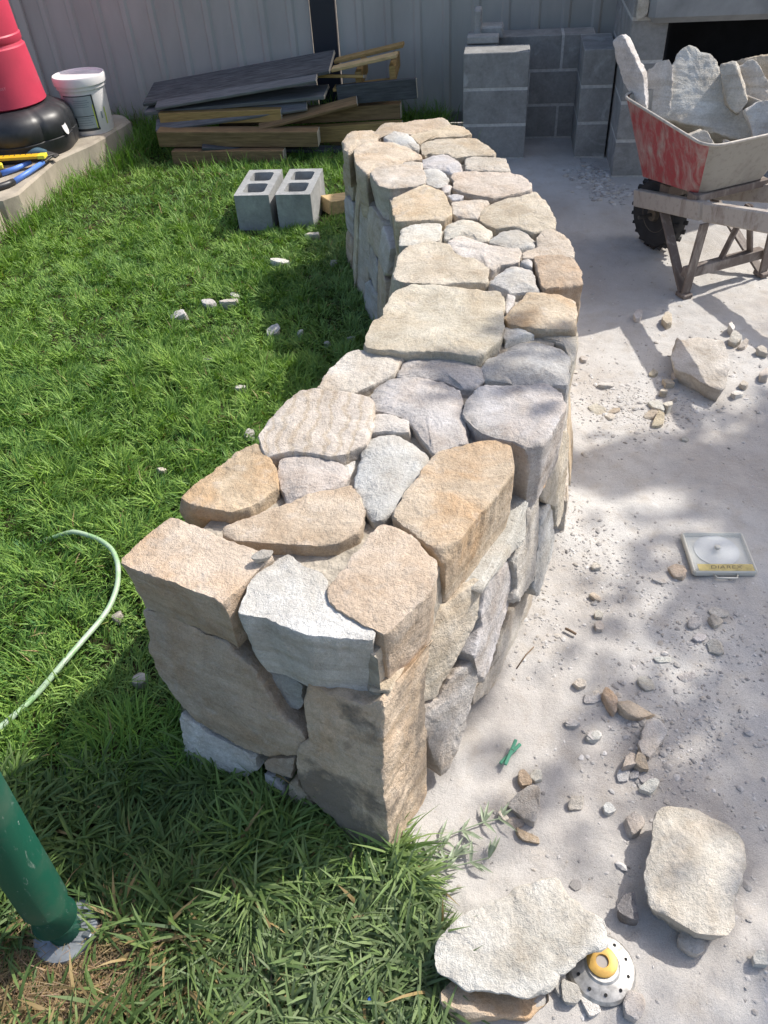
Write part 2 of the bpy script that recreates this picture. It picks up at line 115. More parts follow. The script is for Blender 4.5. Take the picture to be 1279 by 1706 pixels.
ROCK = [
    ('brown_under',[[0.042,0.521],[0.107,0.532],[0.242,0.518],[0.238,0.486],[0.196,0.459],[0.153,0.466],[0.081,0.465],[0.039,0.481]],0.035,'tan',0.8,0.033,0.012,0.006,(0,0)),
    ('pale_flat',[[0.033,0.562],[0.058,0.608],[0.119,0.635],[0.206,0.66],[0.262,0.699],[0.284,0.69],[0.311,0.647],[0.359,0.604],[0.374,0.565],[0.35,0.546],[0.304,0.543],[0.263,0.51],[0.23,0.483],[0.195,0.472],[0.134,0.495],[0.084,0.495],[0.034,0.535]],0.088,'white',0.15,0.05,0.014,0.008,(0,0)),
    ('grey_flat',[[0.546,0.825],[0.596,0.819],[0.697,0.765],[0.697,0.727],[0.672,0.679],[0.63,0.623],[0.616,0.58],[0.58,0.549],[0.543,0.559],[0.496,0.589],[0.466,0.624],[0.471,0.676],[0.487,0.711],[0.527,0.795]],0.075,'pale',0.3,0.07,0.018,0.012,(0,0)),
    ('tilted',[[1.17,2.694],[1.205,2.739],[1.214,2.716],[1.298,2.732],[1.377,2.707],[1.347,2.567],[1.292,2.429],[1.252,2.368],[1.209,2.408],[1.17,2.484],[1.128,2.531],[1.143,2.596]],0.075,'pale',0.3,0.07,0.012,0.006,(0,0)),
    ('triangle',[[0.226,0.884],[0.281,0.911],[0.304,0.919],[0.292,0.853],[0.279,0.83],[0.258,0.844]],0.035,'grey',0.3,0.035,0.005,0.002,(0,0)),
    ('long_white',[[0.56,1.0],[0.583,1.035],[0.602,1.063],[0.619,1.07],[0.635,1.052],[0.635,1.04],[0.614,1.013],[0.592,0.981],[0.576,0.969],[0.562,0.979]],0.03,'white',0.3,0.03,0.01,0.006,(0,0)),
    ('brown_bent',[[0.51,1.15],[0.525,1.165],[0.536,1.148],[0.542,1.129],[0.535,1.109],[0.524,1.094],[0.516,1.111]],0.03,'tan',0.8,0.03,0.008,0.006,(0,0)),
    ('brown_long',[[0.539,1.117],[0.57,1.122],[0.609,1.106],[0.627,1.086],[0.625,1.078],[0.591,1.076],[0.559,1.084],[0.544,1.099]],0.025,'tan',0.6,0.025,0.008,0.006,(0,0)),
    ('round_grey',[[0.471,0.813],[0.483,0.83],[0.501,0.838],[0.516,0.829],[0.514,0.811],[0.502,0.796],[0.483,0.789],[0.473,0.796]],0.03,'pale',0.3,0.03,0.012,0.01,(0,0)),
    ('under_grey',[[0.516,0.578],[0.531,0.593],[0.562,0.58],[0.553,0.553],[0.539,0.548],[0.513,0.566]],0.025,'white',0.3,0.025,0.005,0.003,(0,0)),
    ('dark_cube',[[0.409,0.639],[0.428,0.659],[0.448,0.661],[0.446,0.628],[0.445,0.615],[0.417,0.618]],0.04,'darkg',0.3,0.04,0.005,0.003,(0,0)),
    ('chip_by_disc_a',[[0.264,0.483],[0.275,0.515],[0.296,0.506],[0.301,0.49],[0.29,0.479]],0.03,'mauve',0.3,0.03,0.006,0.004,(0,0)),
    ('chip_by_disc_b',[[0.258,0.51],[0.267,0.525],[0.28,0.535],[0.272,0.499],[0.263,0.494]],0.025,'mauve',0.3,0.025,0.006,0.004,(0,0)),
    ('chip_by_disc_c',[[0.303,0.491],[0.309,0.494],[0.334,0.474],[0.333,0.467],[0.314,0.456],[0.31,0.464]],0.018,'white',0.3,0.018,0.004,0.002,(0,0)),
    ('chip_by_disc_d',[[0.378,0.473],[0.404,0.496],[0.416,0.48],[0.415,0.458],[0.392,0.443],[0.377,0.453]],0.03,'pink',0.3,0.03,0.008,0.006,(0,0)),
    ('chip_edge',[[0.649,0.536],[0.662,0.543],[0.673,0.537],[0.664,0.517],[0.645,0.523]],0.025,'grey',0.3,0.025,0.006,0.004,(0,0)),
    ('tan_chip',[[0.237,0.827],[0.255,0.818],[0.282,0.805],[0.283,0.794],[0.252,0.802],[0.243,0.812]],0.015,'orange',0.5,0.015,0.003,0.002,(0,0)),
    ('orange_chip',[[0.269,0.959],[0.28,0.962],[0.292,0.933],[0.289,0.927],[0.273,0.923],[0.267,0.939]],0.022,'orange',0.8,0.022,0.004,0.002,(0,0)),
    ('white_chip',[[0.291,0.943],[0.306,0.962],[0.322,0.957],[0.318,0.937],[0.301,0.934]],0.022,'white',0.3,0.022,0.006,0.004,(0,0)),
    ('grey_slip',[[0.221,0.846],[0.236,0.852],[0.26,0.845],[0.255,0.836],[0.233,0.834]],0.008,'pale',0.3,0.008,0.003,0.002,(0,0)),
    ('yellow_chip',[[0.207,0.862],[0.213,0.865],[0.226,0.851],[0.217,0.848]],0.02,'sand',0.3,0.02,0.004,0.002,(0,0)),
    ('wedge_a',[[0.532,0.897],[0.568,0.916],[0.578,0.909],[0.559,0.887],[0.551,0.884]],0.022,'white',0.3,0.022,0.004,0.002,(0,0)),
    ('wedge_b',[[0.506,0.946],[0.523,0.973],[0.543,0.988],[0.549,0.967],[0.537,0.954],[0.522,0.951]],0.03,'sand',0.5,0.03,0.005,0.003,(0,0)),
    ('wedge_c',[[0.537,0.952],[0.552,0.979],[0.561,0.97],[0.562,0.939],[0.547,0.938]],0.03,'sand',0.4,0.03,0.005,0.003,(0,0)),
    ('flat_d',[[0.5,0.949],[0.52,0.949],[0.523,0.931],[0.513,0.924],[0.495,0.925]],0.012,'grey',0.3,0.012,0.004,0.002,(0,0)),
    ('flat_e',[[0.52,0.937],[0.533,0.944],[0.542,0.936],[0.537,0.926],[0.521,0.927]],0.015,'grey',0.3,0.015,0.005,0.003,(0,0)),
    ('flat_f',[[0.541,0.931],[0.555,0.94],[0.576,0.936],[0.57,0.924],[0.544,0.914]],0.01,'grey',0.3,0.01,0.004,0.002,(0,0)),
    ('flat_g',[[0.366,0.871],[0.381,0.891],[0.402,0.895],[0.397,0.869],[0.393,0.864],[0.366,0.865]],0.015,'pale',0.3,0.015,0.005,0.003,(0,0)),
    ('flat_h',[[0.443,0.86],[0.45,0.867],[0.464,0.866],[0.465,0.855],[0.451,0.844],[0.442,0.849]],0.018,'grey',0.3,0.018,0.006,0.004,(0,0)),
    ('flat_i',[[0.406,1.088],[0.427,1.091],[0.437,1.078],[0.422,1.071],[0.408,1.077]],0.015,'grey',0.3,0.015,0.006,0.004,(0,0)),
    ('flat_j',[[0.447,1.04],[0.456,1.053],[0.477,1.051],[0.48,1.04],[0.463,1.028],[0.448,1.034]],0.018,'grey',0.3,0.018,0.006,0.004,(0,0)),
    ('flat_k',[[0.811,1.568],[0.832,1.575],[0.854,1.563],[0.856,1.538],[0.842,1.529],[0.819,1.535]],0.022,'brown',0.3,0.022,0.006,0.004,(0,0)),
    ('stick_l',[[0.758,1.535],[0.79,1.533],[0.795,1.524],[0.78,1.519],[0.757,1.526]],0.01,'grey',0.3,0.01,0.003,0.002,(0,0)),
    ('flat_m',[[0.802,1.364],[0.82,1.381],[0.834,1.373],[0.83,1.355],[0.81,1.344],[0.799,1.348]],0.022,'grey',0.3,0.022,0.007,0.005,(0,0)),
    ('flat_n',[[0.855,1.371],[0.872,1.379],[0.89,1.362],[0.886,1.349],[0.863,1.345]],0.022,'pale',0.3,0.022,0.006,0.004,(0,0)),
    ('flat_o',[[0.869,1.406],[0.887,1.408],[0.921,1.394],[0.919,1.382],[0.895,1.376],[0.872,1.392]],0.014,'pale',0.3,0.014,0.005,0.003,(0,0)),
    ('flat_p',[[0.826,1.296],[0.853,1.304],[0.872,1.291],[0.866,1.262],[0.844,1.255],[0.825,1.266]],0.02,'grey',0.3,0.02,0.007,0.005,(0,0)),
    ('flat_q',[[0.796,1.312],[0.814,1.325],[0.831,1.32],[0.825,1.303],[0.803,1.301]],0.015,'grey',0.3,0.015,0.005,0.003,(0,0)),
    ('flat_r',[[0.613,1.187],[0.625,1.199],[0.654,1.202],[0.656,1.18],[0.646,1.162],[0.623,1.161]],0.012,'grey',0.3,0.012,0.004,0.003,(0,0)),
    ('flat_s',[[0.724,1.205],[0.761,1.207],[0.763,1.187],[0.748,1.181],[0.724,1.191]],0.008,'grey',0.3,0.008,0.003,0.002,(0,0)),
    ('flat_t',[[0.676,1.259],[0.722,1.257],[0.732,1.245],[0.708,1.243],[0.677,1.248]],0.01,'grey',0.3,0.01,0.003,0.002,(0,0)),
    ('flat_u',[[0.466,1.159],[0.486,1.171],[0.507,1.163],[0.509,1.145],[0.487,1.136],[0.466,1.14]],0.012,'grey',0.3,0.012,0.004,0.003,(0,0)),
    ('flat_v',[[0.451,1.198],[0.464,1.204],[0.479,1.198],[0.475,1.185],[0.459,1.181]],0.02,'pale',0.3,0.02,0.006,0.004,(0,0)),
    ('flat_w',[[0.551,1.382],[0.565,1.388],[0.573,1.373],[0.565,1.358],[0.55,1.362]],0.022,'pale',0.3,0.022,0.007,0.005,(0,0)),
    ('flat_x',[[0.558,1.416],[0.57,1.427],[0.58,1.417],[0.575,1.405],[0.559,1.406]],0.018,'pink',0.3,0.018,0.006,0.004,(0,0)),
    ('flat_y',[[0.565,1.489],[0.576,1.498],[0.592,1.482],[0.589,1.469],[0.575,1.474]],0.014,'sand',0.3,0.014,0.005,0.003,(0,0)),
    ('flat_z',[[0.596,1.601],[0.607,1.613],[0.623,1.606],[0.617,1.59],[0.599,1.591]],0.016,'pale',0.3,0.016,0.005,0.003,(0,0)),
    ('bit_a',[[0.406,1.084],[0.417,1.093],[0.434,1.084],[0.439,1.076],[0.421,1.071]],0.016,'grey',0.3,0.016,0.005,0.003,(0,0)),
    ('bit_b',[[0.447,1.044],[0.461,1.054],[0.482,1.048],[0.479,1.036],[0.458,1.03]],0.018,'grey',0.3,0.018,0.006,0.004,(0,0)),
    ('bit_c',[[0.845,2.53],[0.871,2.56],[0.907,2.544],[0.903,2.518],[0.867,2.518]],0.022,'grey',0.3,0.022,0.005,0.003,(0,0)),
    ('bit_d',[[0.822,2.731],[0.838,2.756],[0.855,2.733],[0.846,2.71],[0.824,2.709]],0.022,'grey',0.3,0.022,0.006,0.004,(0,0)),
    ('bit_e',[[1.134,3.041],[1.156,3.073],[1.166,3.05],[1.147,3.008],[1.131,3.01]],0.03,'pale',0.3,0.03,0.008,0.005,(0,0)),
    ('bit_f',[[1.23,2.974],[1.262,3.033],[1.278,3.009],[1.261,2.949],[1.238,2.936]],0.035,'pale',0.3,0.035,0.006,0.004,(0,0)),
    ('bit_g',[[1.091,2.528],[1.114,2.542],[1.132,2.511],[1.124,2.488],[1.093,2.494]],0.03,'sand',0.3,0.03,0.008,0.005,(0,0)),
    ('bit_h',[[1.137,2.556],[1.157,2.579],[1.164,2.563],[1.15,2.526],[1.133,2.525]],0.03,'pale',0.3,0.03,0.008,0.005,(0,0)),
    ('bit_i',[[1.063,2.463],[1.084,2.482],[1.093,2.465],[1.078,2.435],[1.058,2.439]],0.028,'pale',0.3,0.028,0.008,0.005,(0,0)),
    ('bit_j',[[1.0,2.402],[1.036,2.387],[1.043,2.335],[1.03,2.33],[1.005,2.36]],0.028,'white',0.3,0.028,0.004,0.002,(0,0)),
    ('bit_k',[[1.039,2.371],[1.087,2.386],[1.074,2.346],[1.046,2.329]],0.035,'pale',0.6,0.035,0.004,0.002,(0,0)),
    ('bit_l',[[0.972,2.252],[1.015,2.32],[1.022,2.295],[1.007,2.257],[0.988,2.25]],0.03,'sand',0.3,0.03,0.006,0.003,(0,0)),
    ('bit_m',[[0.961,2.317],[0.991,2.348],[1.013,2.335],[1.001,2.307],[0.975,2.295]],0.02,'pale',0.3,0.02,0.005,0.003,(0,0)),
    ('bit_n',[[1.472,2.876],[1.499,2.906],[1.498,2.872],[1.478,2.842]],0.035,'white',0.3,0.035,0.006,0.004,(0,0)),
    ('bit_o',[[1.436,2.77],[1.468,2.823],[1.501,2.812],[1.485,2.769],[1.453,2.748]],0.035,'pale',0.3,0.035,0.008,0.005,(0,0)),
    ('bit_p',[[1.463,2.746],[1.498,2.776],[1.507,2.752],[1.492,2.729],[1.467,2.73]],0.025,'sand',0.3,0.025,0.008,0.005,(0,0)),
    ('bit_q',[[1.519,2.691],[1.544,2.719],[1.557,2.692],[1.543,2.657],[1.519,2.673]],0.03,'pale',0.3,0.03,0.008,0.005,(0,0)),
    ('bit_r',[[1.473,2.543],[1.504,2.562],[1.473,2.487],[1.453,2.495]],0.03,'pale',0.3,0.03,0.008,0.005,(0,0)),
    ('bit_s',[[1.312,2.416],[1.341,2.438],[1.357,2.42],[1.348,2.395],[1.321,2.395]],0.02,'white',0.3,0.02,0.006,0.004,(0,0)),
    ('bit_t',[[1.37,2.476],[1.389,2.49],[1.395,2.467],[1.379,2.449],[1.365,2.454]],0.025,'pale',0.3,0.025,0.007,0.005,(0,0)),
    ('bit_u',[[1.062,2.594],[1.082,2.608],[1.094,2.589],[1.079,2.569],[1.059,2.574]],0.02,'sand',0.3,0.02,0.006,0.004,(0,0)),
    ('bit_v',[[0.778,2.398],[0.812,2.415],[0.84,2.385],[0.828,2.351],[0.791,2.355]],0.012,'pale',0.3,0.012,0.005,0.003,(0,0)),
    ('bit_w',[[0.825,2.342],[0.844,2.359],[0.86,2.342],[0.847,2.314],[0.827,2.316]],0.015,'pale',0.3,0.015,0.005,0.003,(0,0)),
    ('bit_x',[[0.841,2.37],[0.872,2.378],[0.89,2.369],[0.867,2.357]],0.015,'sand',0.3,0.015,0.004,0.002,(0,0)),
    ('bit_y',[[1.049,2.173],[1.063,2.181],[1.073,2.17],[1.059,2.154],[1.047,2.157]],0.018,'grey',0.3,0.018,0.005,0.003,(0,0)),
    ('bit_z',[[0.694,2.13],[0.712,2.136],[0.733,2.12],[0.719,2.111],[0.698,2.113]],0.015,'grey',0.3,0.015,0.005,0.003,(0,0)),
]
LAWNR = [
    ([-0.859,3.315],0.047,0.41,'white'),
    ([-0.731,3.405],0.04,0.57,'grey'),
    ([-0.636,3.402],0.051,0.5,'pale'),
    ([-0.62,3.472],0.023,0.75,'white'),
    ([-0.417,3.095],0.031,1.0,'grey'),
    ([-0.525,2.665],0.021,0.67,'white'),
    ([-0.428,3.799],0.051,0.24,'white'),
    ([-0.671,1.291],0.024,0.6,'pale'),
    ([-0.775,1.517],0.016,0.78,'pale'),
    ([-0.757,2.177],0.015,0.71,'sand'),
    ([-0.466,2.355],0.022,0.8,'grey'),
    ([-0.302,3.073],0.012,1.0,'white'),
    ([-0.084,2.989],0.018,0.86,'grey'),
    ([-0.156,3.745],0.018,0.67,'white'),
    ([-0.679,2.894],0.023,0.33,'grey'),
    ([-0.185,2.964],0.013,0.5,'grey'),
    ([-0.269,4.096],0.057,0.28,'pale'),
]
BAR = [
    ([[1.35,3.775,0.603],[1.369,3.846,0.686],[1.425,3.907,0.773],[1.471,3.935,0.821],[1.494,3.943,0.84],[1.535,3.923,0.835],[1.543,3.902,0.816],[1.588,3.876,0.805],[1.62,3.824,0.763],[1.628,3.785,0.725],[1.632,3.746,0.684],[1.671,3.722,0.675],[1.674,3.697,0.649],[1.699,3.648,0.607],[1.723,3.608,0.574],[1.72,3.582,0.545],[1.691,3.574,0.525],[1.636,3.599,0.529],[1.577,3.639,0.549],[1.488,3.698,0.576],[1.396,3.747,0.591]],[-0.264,-0.704,0.66],[0.047,0.127,-0.119],'white',0.2,0.03,0.01),
    ([[1.16,3.923,0.874],[1.184,3.899,0.905],[1.193,3.887,0.899],[1.26,3.782,0.77],[1.278,3.736,0.629],[1.261,3.751,0.599],[1.215,3.824,0.69],[1.169,3.905,0.822]],[-0.777,-0.621,0.104],[0.049,0.039,-0.007],'white',0.2,0.008,0.01),
    ([[1.299,3.877,0.739],[1.34,3.871,0.758],[1.355,3.875,0.78],[1.407,3.86,0.79],[1.402,3.763,0.586],[1.312,3.797,0.583]],[-0.329,-0.85,0.411],[0.036,0.092,-0.044],'white',0.2,0.012,0.01),
    ([[1.577,3.709,0.788],[1.64,3.69,0.799],[1.668,3.646,0.729],[1.675,3.617,0.675],[1.643,3.611,0.637],[1.597,3.648,0.677]],[-0.329,-0.85,0.411],[0.059,0.153,-0.074],'pale',0.2,0.012,0.01),
    ([[1.688,3.784,0.772],[1.737,3.77,0.781],[1.772,3.749,0.767],[1.792,3.723,0.728],[1.794,3.686,0.654],[1.71,3.708,0.633],[1.714,3.741,0.704]],[-0.329,-0.85,0.411],[0.059,0.153,-0.074],'pale',0.2,0.02,0.01),
    ([[1.635,3.521,0.667],[1.672,3.517,0.688],[1.713,3.505,0.696],[1.77,3.482,0.693],[1.779,3.411,0.554],[1.675,3.449,0.55],[1.664,3.484,0.613]],[-0.329,-0.85,0.411],[0.071,0.184,-0.089],'white',0.2,0.02,0.01),
    ([[1.357,3.466,0.619],[1.416,3.454,0.641],[1.458,3.425,0.614],[1.483,3.398,0.579],[1.475,3.39,0.556],[1.373,3.427,0.552]],[-0.329,-0.85,0.411],[0.047,0.122,-0.059],'pink',0.2,0.016,0.01),
    ([[1.504,3.391,0.595],[1.518,3.391,0.607],[1.561,3.369,0.595],[1.562,3.359,0.575],[1.505,3.38,0.573]],[-0.329,-0.85,0.411],[0.03,0.077,-0.037],'grey',0.2,0.012,0.01),
    ([[1.713,3.936,0.743],[1.788,3.917,0.766],[1.864,3.895,0.778],[1.939,3.864,0.775],[1.945,3.818,0.686],[1.86,3.846,0.674],[1.802,3.886,0.711],[1.754,3.913,0.729]],[-0.329,-0.85,0.411],[0.059,0.153,-0.074],'tan',0.2,0.02,0.01),
]
TREE_CLUMPS = [(.72, 2.05, .10, .07, 4.4, 75), (.95, 2.05, .12, .09, 4.5, 130), (1.2, 2.0, .13, .10, 4.6, 190), (1.12, 1.65, .13, .13, 4.7, 260), (1.08, 1.32, .13, .13, 4.7, 330),
    (1.02, 1.02, .12, .13, 4.8, 260), (1.4, 1.5, .2, .25, 5.0, 520), (1.3, 1.0, .16, .2, 5.0, 520), (1.7, 1.7, .25, .35, 5.2, 560), (1.7, .9, .25, .3, 5.2, 460), (.78, 1.45, .10, .12, 4.3, 55), (.62, 1.12, .12, .12, 4.3, 60), (.50, .88, .12, .1, 4.3, 38),
    (.78, .85, .12, .12, 4.5, 80), (.7, .5, .15, .12, 4.6, 60), (-.18, 1.50, .11, .09, 3.9, 48), (.0, 1.68, .10, .08, 4.0, 42), (.12, 1.38, .08, .08, 3.9, 30), (.2, .98, .1, .1, 4.2, 18), (1.45, 2.2, .15, .10, 4.8, 130)]
# ------------------------------------------------------------------ helpers
rng = np.random.default_rng(7)
_perm = rng.permutation(256).astype(np.int64)
_grad = rng.normal(size=(256, 3)); _grad /= np.linalg.norm(_grad, axis=1)[:, None]
def noise(P):
    """gradient noise of n x 3 points, about -0.6 .. 0.6"""
    P = np.asarray(P, float); i = np.floor(P).astype(np.int64); f = P - i
    u = f * f * f * (f * (f * 6 - 15) + 10); out = np.zeros(len(P))
    for dx in (0, 1):
        for dy in (0, 1):
            for dz in (0, 1):
                h = _perm[(_perm[(_perm[(i[:, 0] + dx) & 255] + i[:, 1] + dy) & 255] + i[:, 2] + dz) & 255]
                g = _grad[h]; d = f - np.array([dx, dy, dz])
                wgt = (u[:, 0] if dx else 1 - u[:, 0]) * (u[:, 1] if dy else 1 - u[:, 1]) * (u[:, 2] if dz else 1 - u[:, 2])
                out += wgt * (g * d).sum(1)
    return out
def noise2(x, y, s, seed=0.0):
    return noise(np.stack([np.asarray(x) * s, np.asarray(y) * s, np.full(len(x), seed + .37)], 1))

ORG = {}
def setp(o, label=None, cat=None, group=None, kind=None):
    if label: o['label'] = label
    if cat: o['category'] = cat
    if group: o['group'] = group
    if kind: o['kind'] = kind
    return o
def thing(name, loc, label, cat, group=None):
    o = bpy.data.objects.new(name, None); COL.objects.link(o); o.location = loc
    o.empty_display_size = 0.1
    ORG[o.name] = Vector(loc); return setp(o, label, cat, group)
def link_mesh(name, me, mat, parent=None, origin=None):
    """mesh with vertices relative to origin (world)"""
    o = bpy.data.objects.new(name, me); COL.objects.link(o)
    origin = Vector(origin if origin is not None else (0, 0, 0))
    if mat is not None and not me.materials:
        me.materials.append(mat)
    if parent is not None:
        o.parent = parent; o.location = origin - ORG[parent.name]
    else:
        o.location = origin
    ORG[o.name] = origin
    return o
def mesh_obj(name, V, F, mat, parent=None, origin=None, smooth=False):
    V = np.asarray(V, float)
    if origin is None:
        origin = V.mean(0) if parent is not None else np.array([V[:, 0].mean(), V[:, 1].mean(), V[:, 2].min()])
    me = bpy.data.meshes.new(name)
    me.from_pydata((V - np.asarray(origin)).tolist(), [], F)
    if smooth:
        me.polygons.foreach_set('use_smooth', [True] * len(me.polygons))
    me.update()
    return link_mesh(name, me, mat, parent, origin)
class MB:
    def __init__(s): s.V = []; s.F = []
    def add(s, V, F):
        n = len(s.V); s.V += [tuple(map(float, v)) for v in V]; s.F += [[i + n for i in f] for f in F]; return s
    def box(s, c, size, rot=None, bevel=0.0):
        x, y, z = [k / 2 for k in size]
        if bevel <= 0:
            V = [(a * x, b * y, d * z) for d in (-1, 1) for a, b in ((-1, -1), (1, -1), (1, 1), (-1, 1))]
            F = [[3, 2, 1, 0], [4, 5, 6, 7], [0, 1, 5, 4], [1, 2, 6, 5], [2, 3, 7, 6], [3, 0, 4, 7]]
        else:
            bm = bmesh.new(); bmesh.ops.create_cube(bm, size=2.0)
            for v in bm.verts: v.co = Vector((v.co.x * x, v.co.y * y, v.co.z * z))
            bmesh.ops.bevel(bm, geom=bm.edges[:], offset=bevel, segments=1, affect='EDGES')
            bm.verts.index_update()
            V = [tuple(v.co) for v in bm.verts]; F = [[v.index for v in f.verts] for f in bm.faces]; bm.free()
        V = [Vector(v) for v in V]
        if rot is not None: V = [rot @ v for v in V]
        return s.add([Vector(c) + v for v in V], F)
    def bar(s, p, q, wdt, hgt, upv=(0, 0, 1), bevel=0.0):
        """box from p to q; width across, height along upv"""
        p = Vector(p); q = Vector(q); d = (q - p); L = d.length; d.normalize()
        sd = Vector(upv).cross(d).normalized(); uv = d.cross(sd)
        rot = Matrix((d, sd, uv)).transposed()
        return s.box((p + q) / 2, (L, wdt, hgt), rot, bevel)
    def tube(s, pts, rad, n=10, caps=True):
        pts = [Vector(p) for p in pts]; k = len(pts)
        rads = rad if hasattr(rad, '__len__') else [rad] * k
        V = []; ref = Vector((0, 0, 1))
        for i, p in enumerate(pts):
            t = (pts[min(i + 1, k - 1)] - pts[max(i - 1, 0)]).normalized()
            a = t.cross(ref)
            if a.length < 1e-3: a = t.cross(Vector((1, 0, 0)))
            a.normalize(); b = t.cross(a)
            for j in range(n):
                an = 2 * math.pi * j / n
                V.append(p + (a * math.cos(an) + b * math.sin(an)) * rads[i])
        F = []
        for i in range(k - 1):
            for j in range(n):
                F.append([i * n + j, i * n + (j + 1) % n, (i + 1) * n + (j + 1) % n, (i + 1) * n + j])
        if caps: F.append(list(range(n))[::-1]); F.append([(k - 1) * n + j for j in range(n)])
        return s.add(V, F)
    def lathe(s, c, prof, n=40, axis=None):
        """profile of (r, z) turned about z through c"""
        V = []; F = []; m = len(prof)
        rot = axis if axis is not None else Matrix.Identity(3)
        for r_, z_ in prof:
            for j in range(n):
                an = 2 * math.pi * j / n
                V.append(Vector(c) + rot @ Vector((r_ * math.cos(an), r_ * math.sin(an), z_)))
        for i in range(m - 1):
            for j in range(n):
                F.append([i * n + j, i * n + (j + 1) % n, (i + 1) * n + (j + 1) % n, (i + 1) * n + j])
        if prof[0][0] > 1e-5: F.append(list(range(n))[::-1])
        if prof[-1][0] > 1e-5: F.append([(m - 1) * n + j for j in range(n)])
        return s.add(V, F)
    def build(s, name, mat, parent=None, origin=None, smooth=False):
        return mesh_obj(name, s.V, s.F, mat, parent, origin, smooth)
def auto_smooth(o, ang=40):
    me = o.data; me.polygons.foreach_set('use_smooth', [True] * len(me.polygons))
    bm = bmesh.new(); bm.from_mesh(me)
    for e in bm.edges:
        if len(e.link_faces) == 2 and e.calc_face_angle(0) > R(ang): e.smooth = False
    bm.to_mesh(me); bm.free(); return o

# ------------------------------------------------------------------ materials
MATS = {}
def newmat(name):
    m = bpy.data.materials.new(name); m.use_nodes = True
    MATS[name] = m; return m, m.node_tree, m.node_tree.nodes['Principled BSDF']
def N(t, kind, **kw):
    n = t.nodes.new('ShaderNode' + kind)
    for k, v in kw.items():
        if k in n.inputs: n.inputs[k].default_value = v
        else: setattr(n, k, v)
    return n
def ramp(t, src, stops):
    r = t.nodes.new('ShaderNodeValToRGB'); t.links.new(src, r.inputs[0])
    el = r.color_ramp.elements
    while len(el) < len(stops): el.new(0.5)
    for e, (p, c) in zip(el, stops):
        e.position = p; e.color = c if hasattr(c, '__len__') else (c, c, c, 1)
    return r.outputs[0]
def mixc(t, fac, a, b, mode='MIX'):
    m = t.nodes.new('ShaderNodeMix'); m.data_type = 'RGBA'; m.blend_type = mode; m.clamp_factor = True
    for sock, v in ((m.inputs[0], fac), (m.inputs[6], a), (m.inputs[7], b)):
        if hasattr(v, 'is_linked') or isinstance(v, bpy.types.NodeSocket): t.links.new(v, sock)
        else: sock.default_value = v if not hasattr(v, '__len__') else (list(v) + [1])[:4]
    return m.outputs[2]
def mathn(t, op, a, b=0.0, clamp=False):
    m = t.nodes.new('ShaderNodeMath'); m.operation = op; m.use_clamp = clamp
    for sock, v in ((m.inputs[0], a), (m.inputs[1], b)):
        if isinstance(v, bpy.types.NodeSocket): t.links.new(v, sock)
        else: sock.default_value = v
    return m.outputs[0]
def coords(t, scale=(1, 1, 1), rnd=True, kind='Object'):
    tc = t.nodes.new('ShaderNodeTexCoord'); mp = t.nodes.new('ShaderNodeMapping')
    mp.inputs['Scale'].default_value = scale
    t.links.new(tc.outputs[kind], mp.inputs['Vector'])
    if rnd:
        oi = t.nodes.new('ShaderNodeObjectInfo'); cb = t.nodes.new('ShaderNodeCombineXYZ')
        for k, f in enumerate((37.0, 61.0, 23.0)):
            t.links.new(mathn(t, 'MULTIPLY', oi.outputs['Random'], f), cb.inputs[k])
        t.links.new(cb.outputs[0], mp.inputs['Location'])
    return mp.outputs[0]
def ntex(t, vec, scale, detail=5, rough=0.55, dist=0.0):
    n = N(t, 'TexNoise', Scale=scale, Detail=detail, Roughness=rough, Distortion=dist)
    t.links.new(vec, n.inputs['Vector']); return n.outputs[0]
def bump(t, b, h, strength, dist, prev=None):
    n = N(t, 'Bump', Strength=strength, Distance=dist); t.links.new(h, n.inputs['Height'])
    if prev is not None: t.links.new(prev, n.inputs['Normal'])
    t.links.new(n.outputs[0], b.inputs['Normal']); return n.outputs[0]

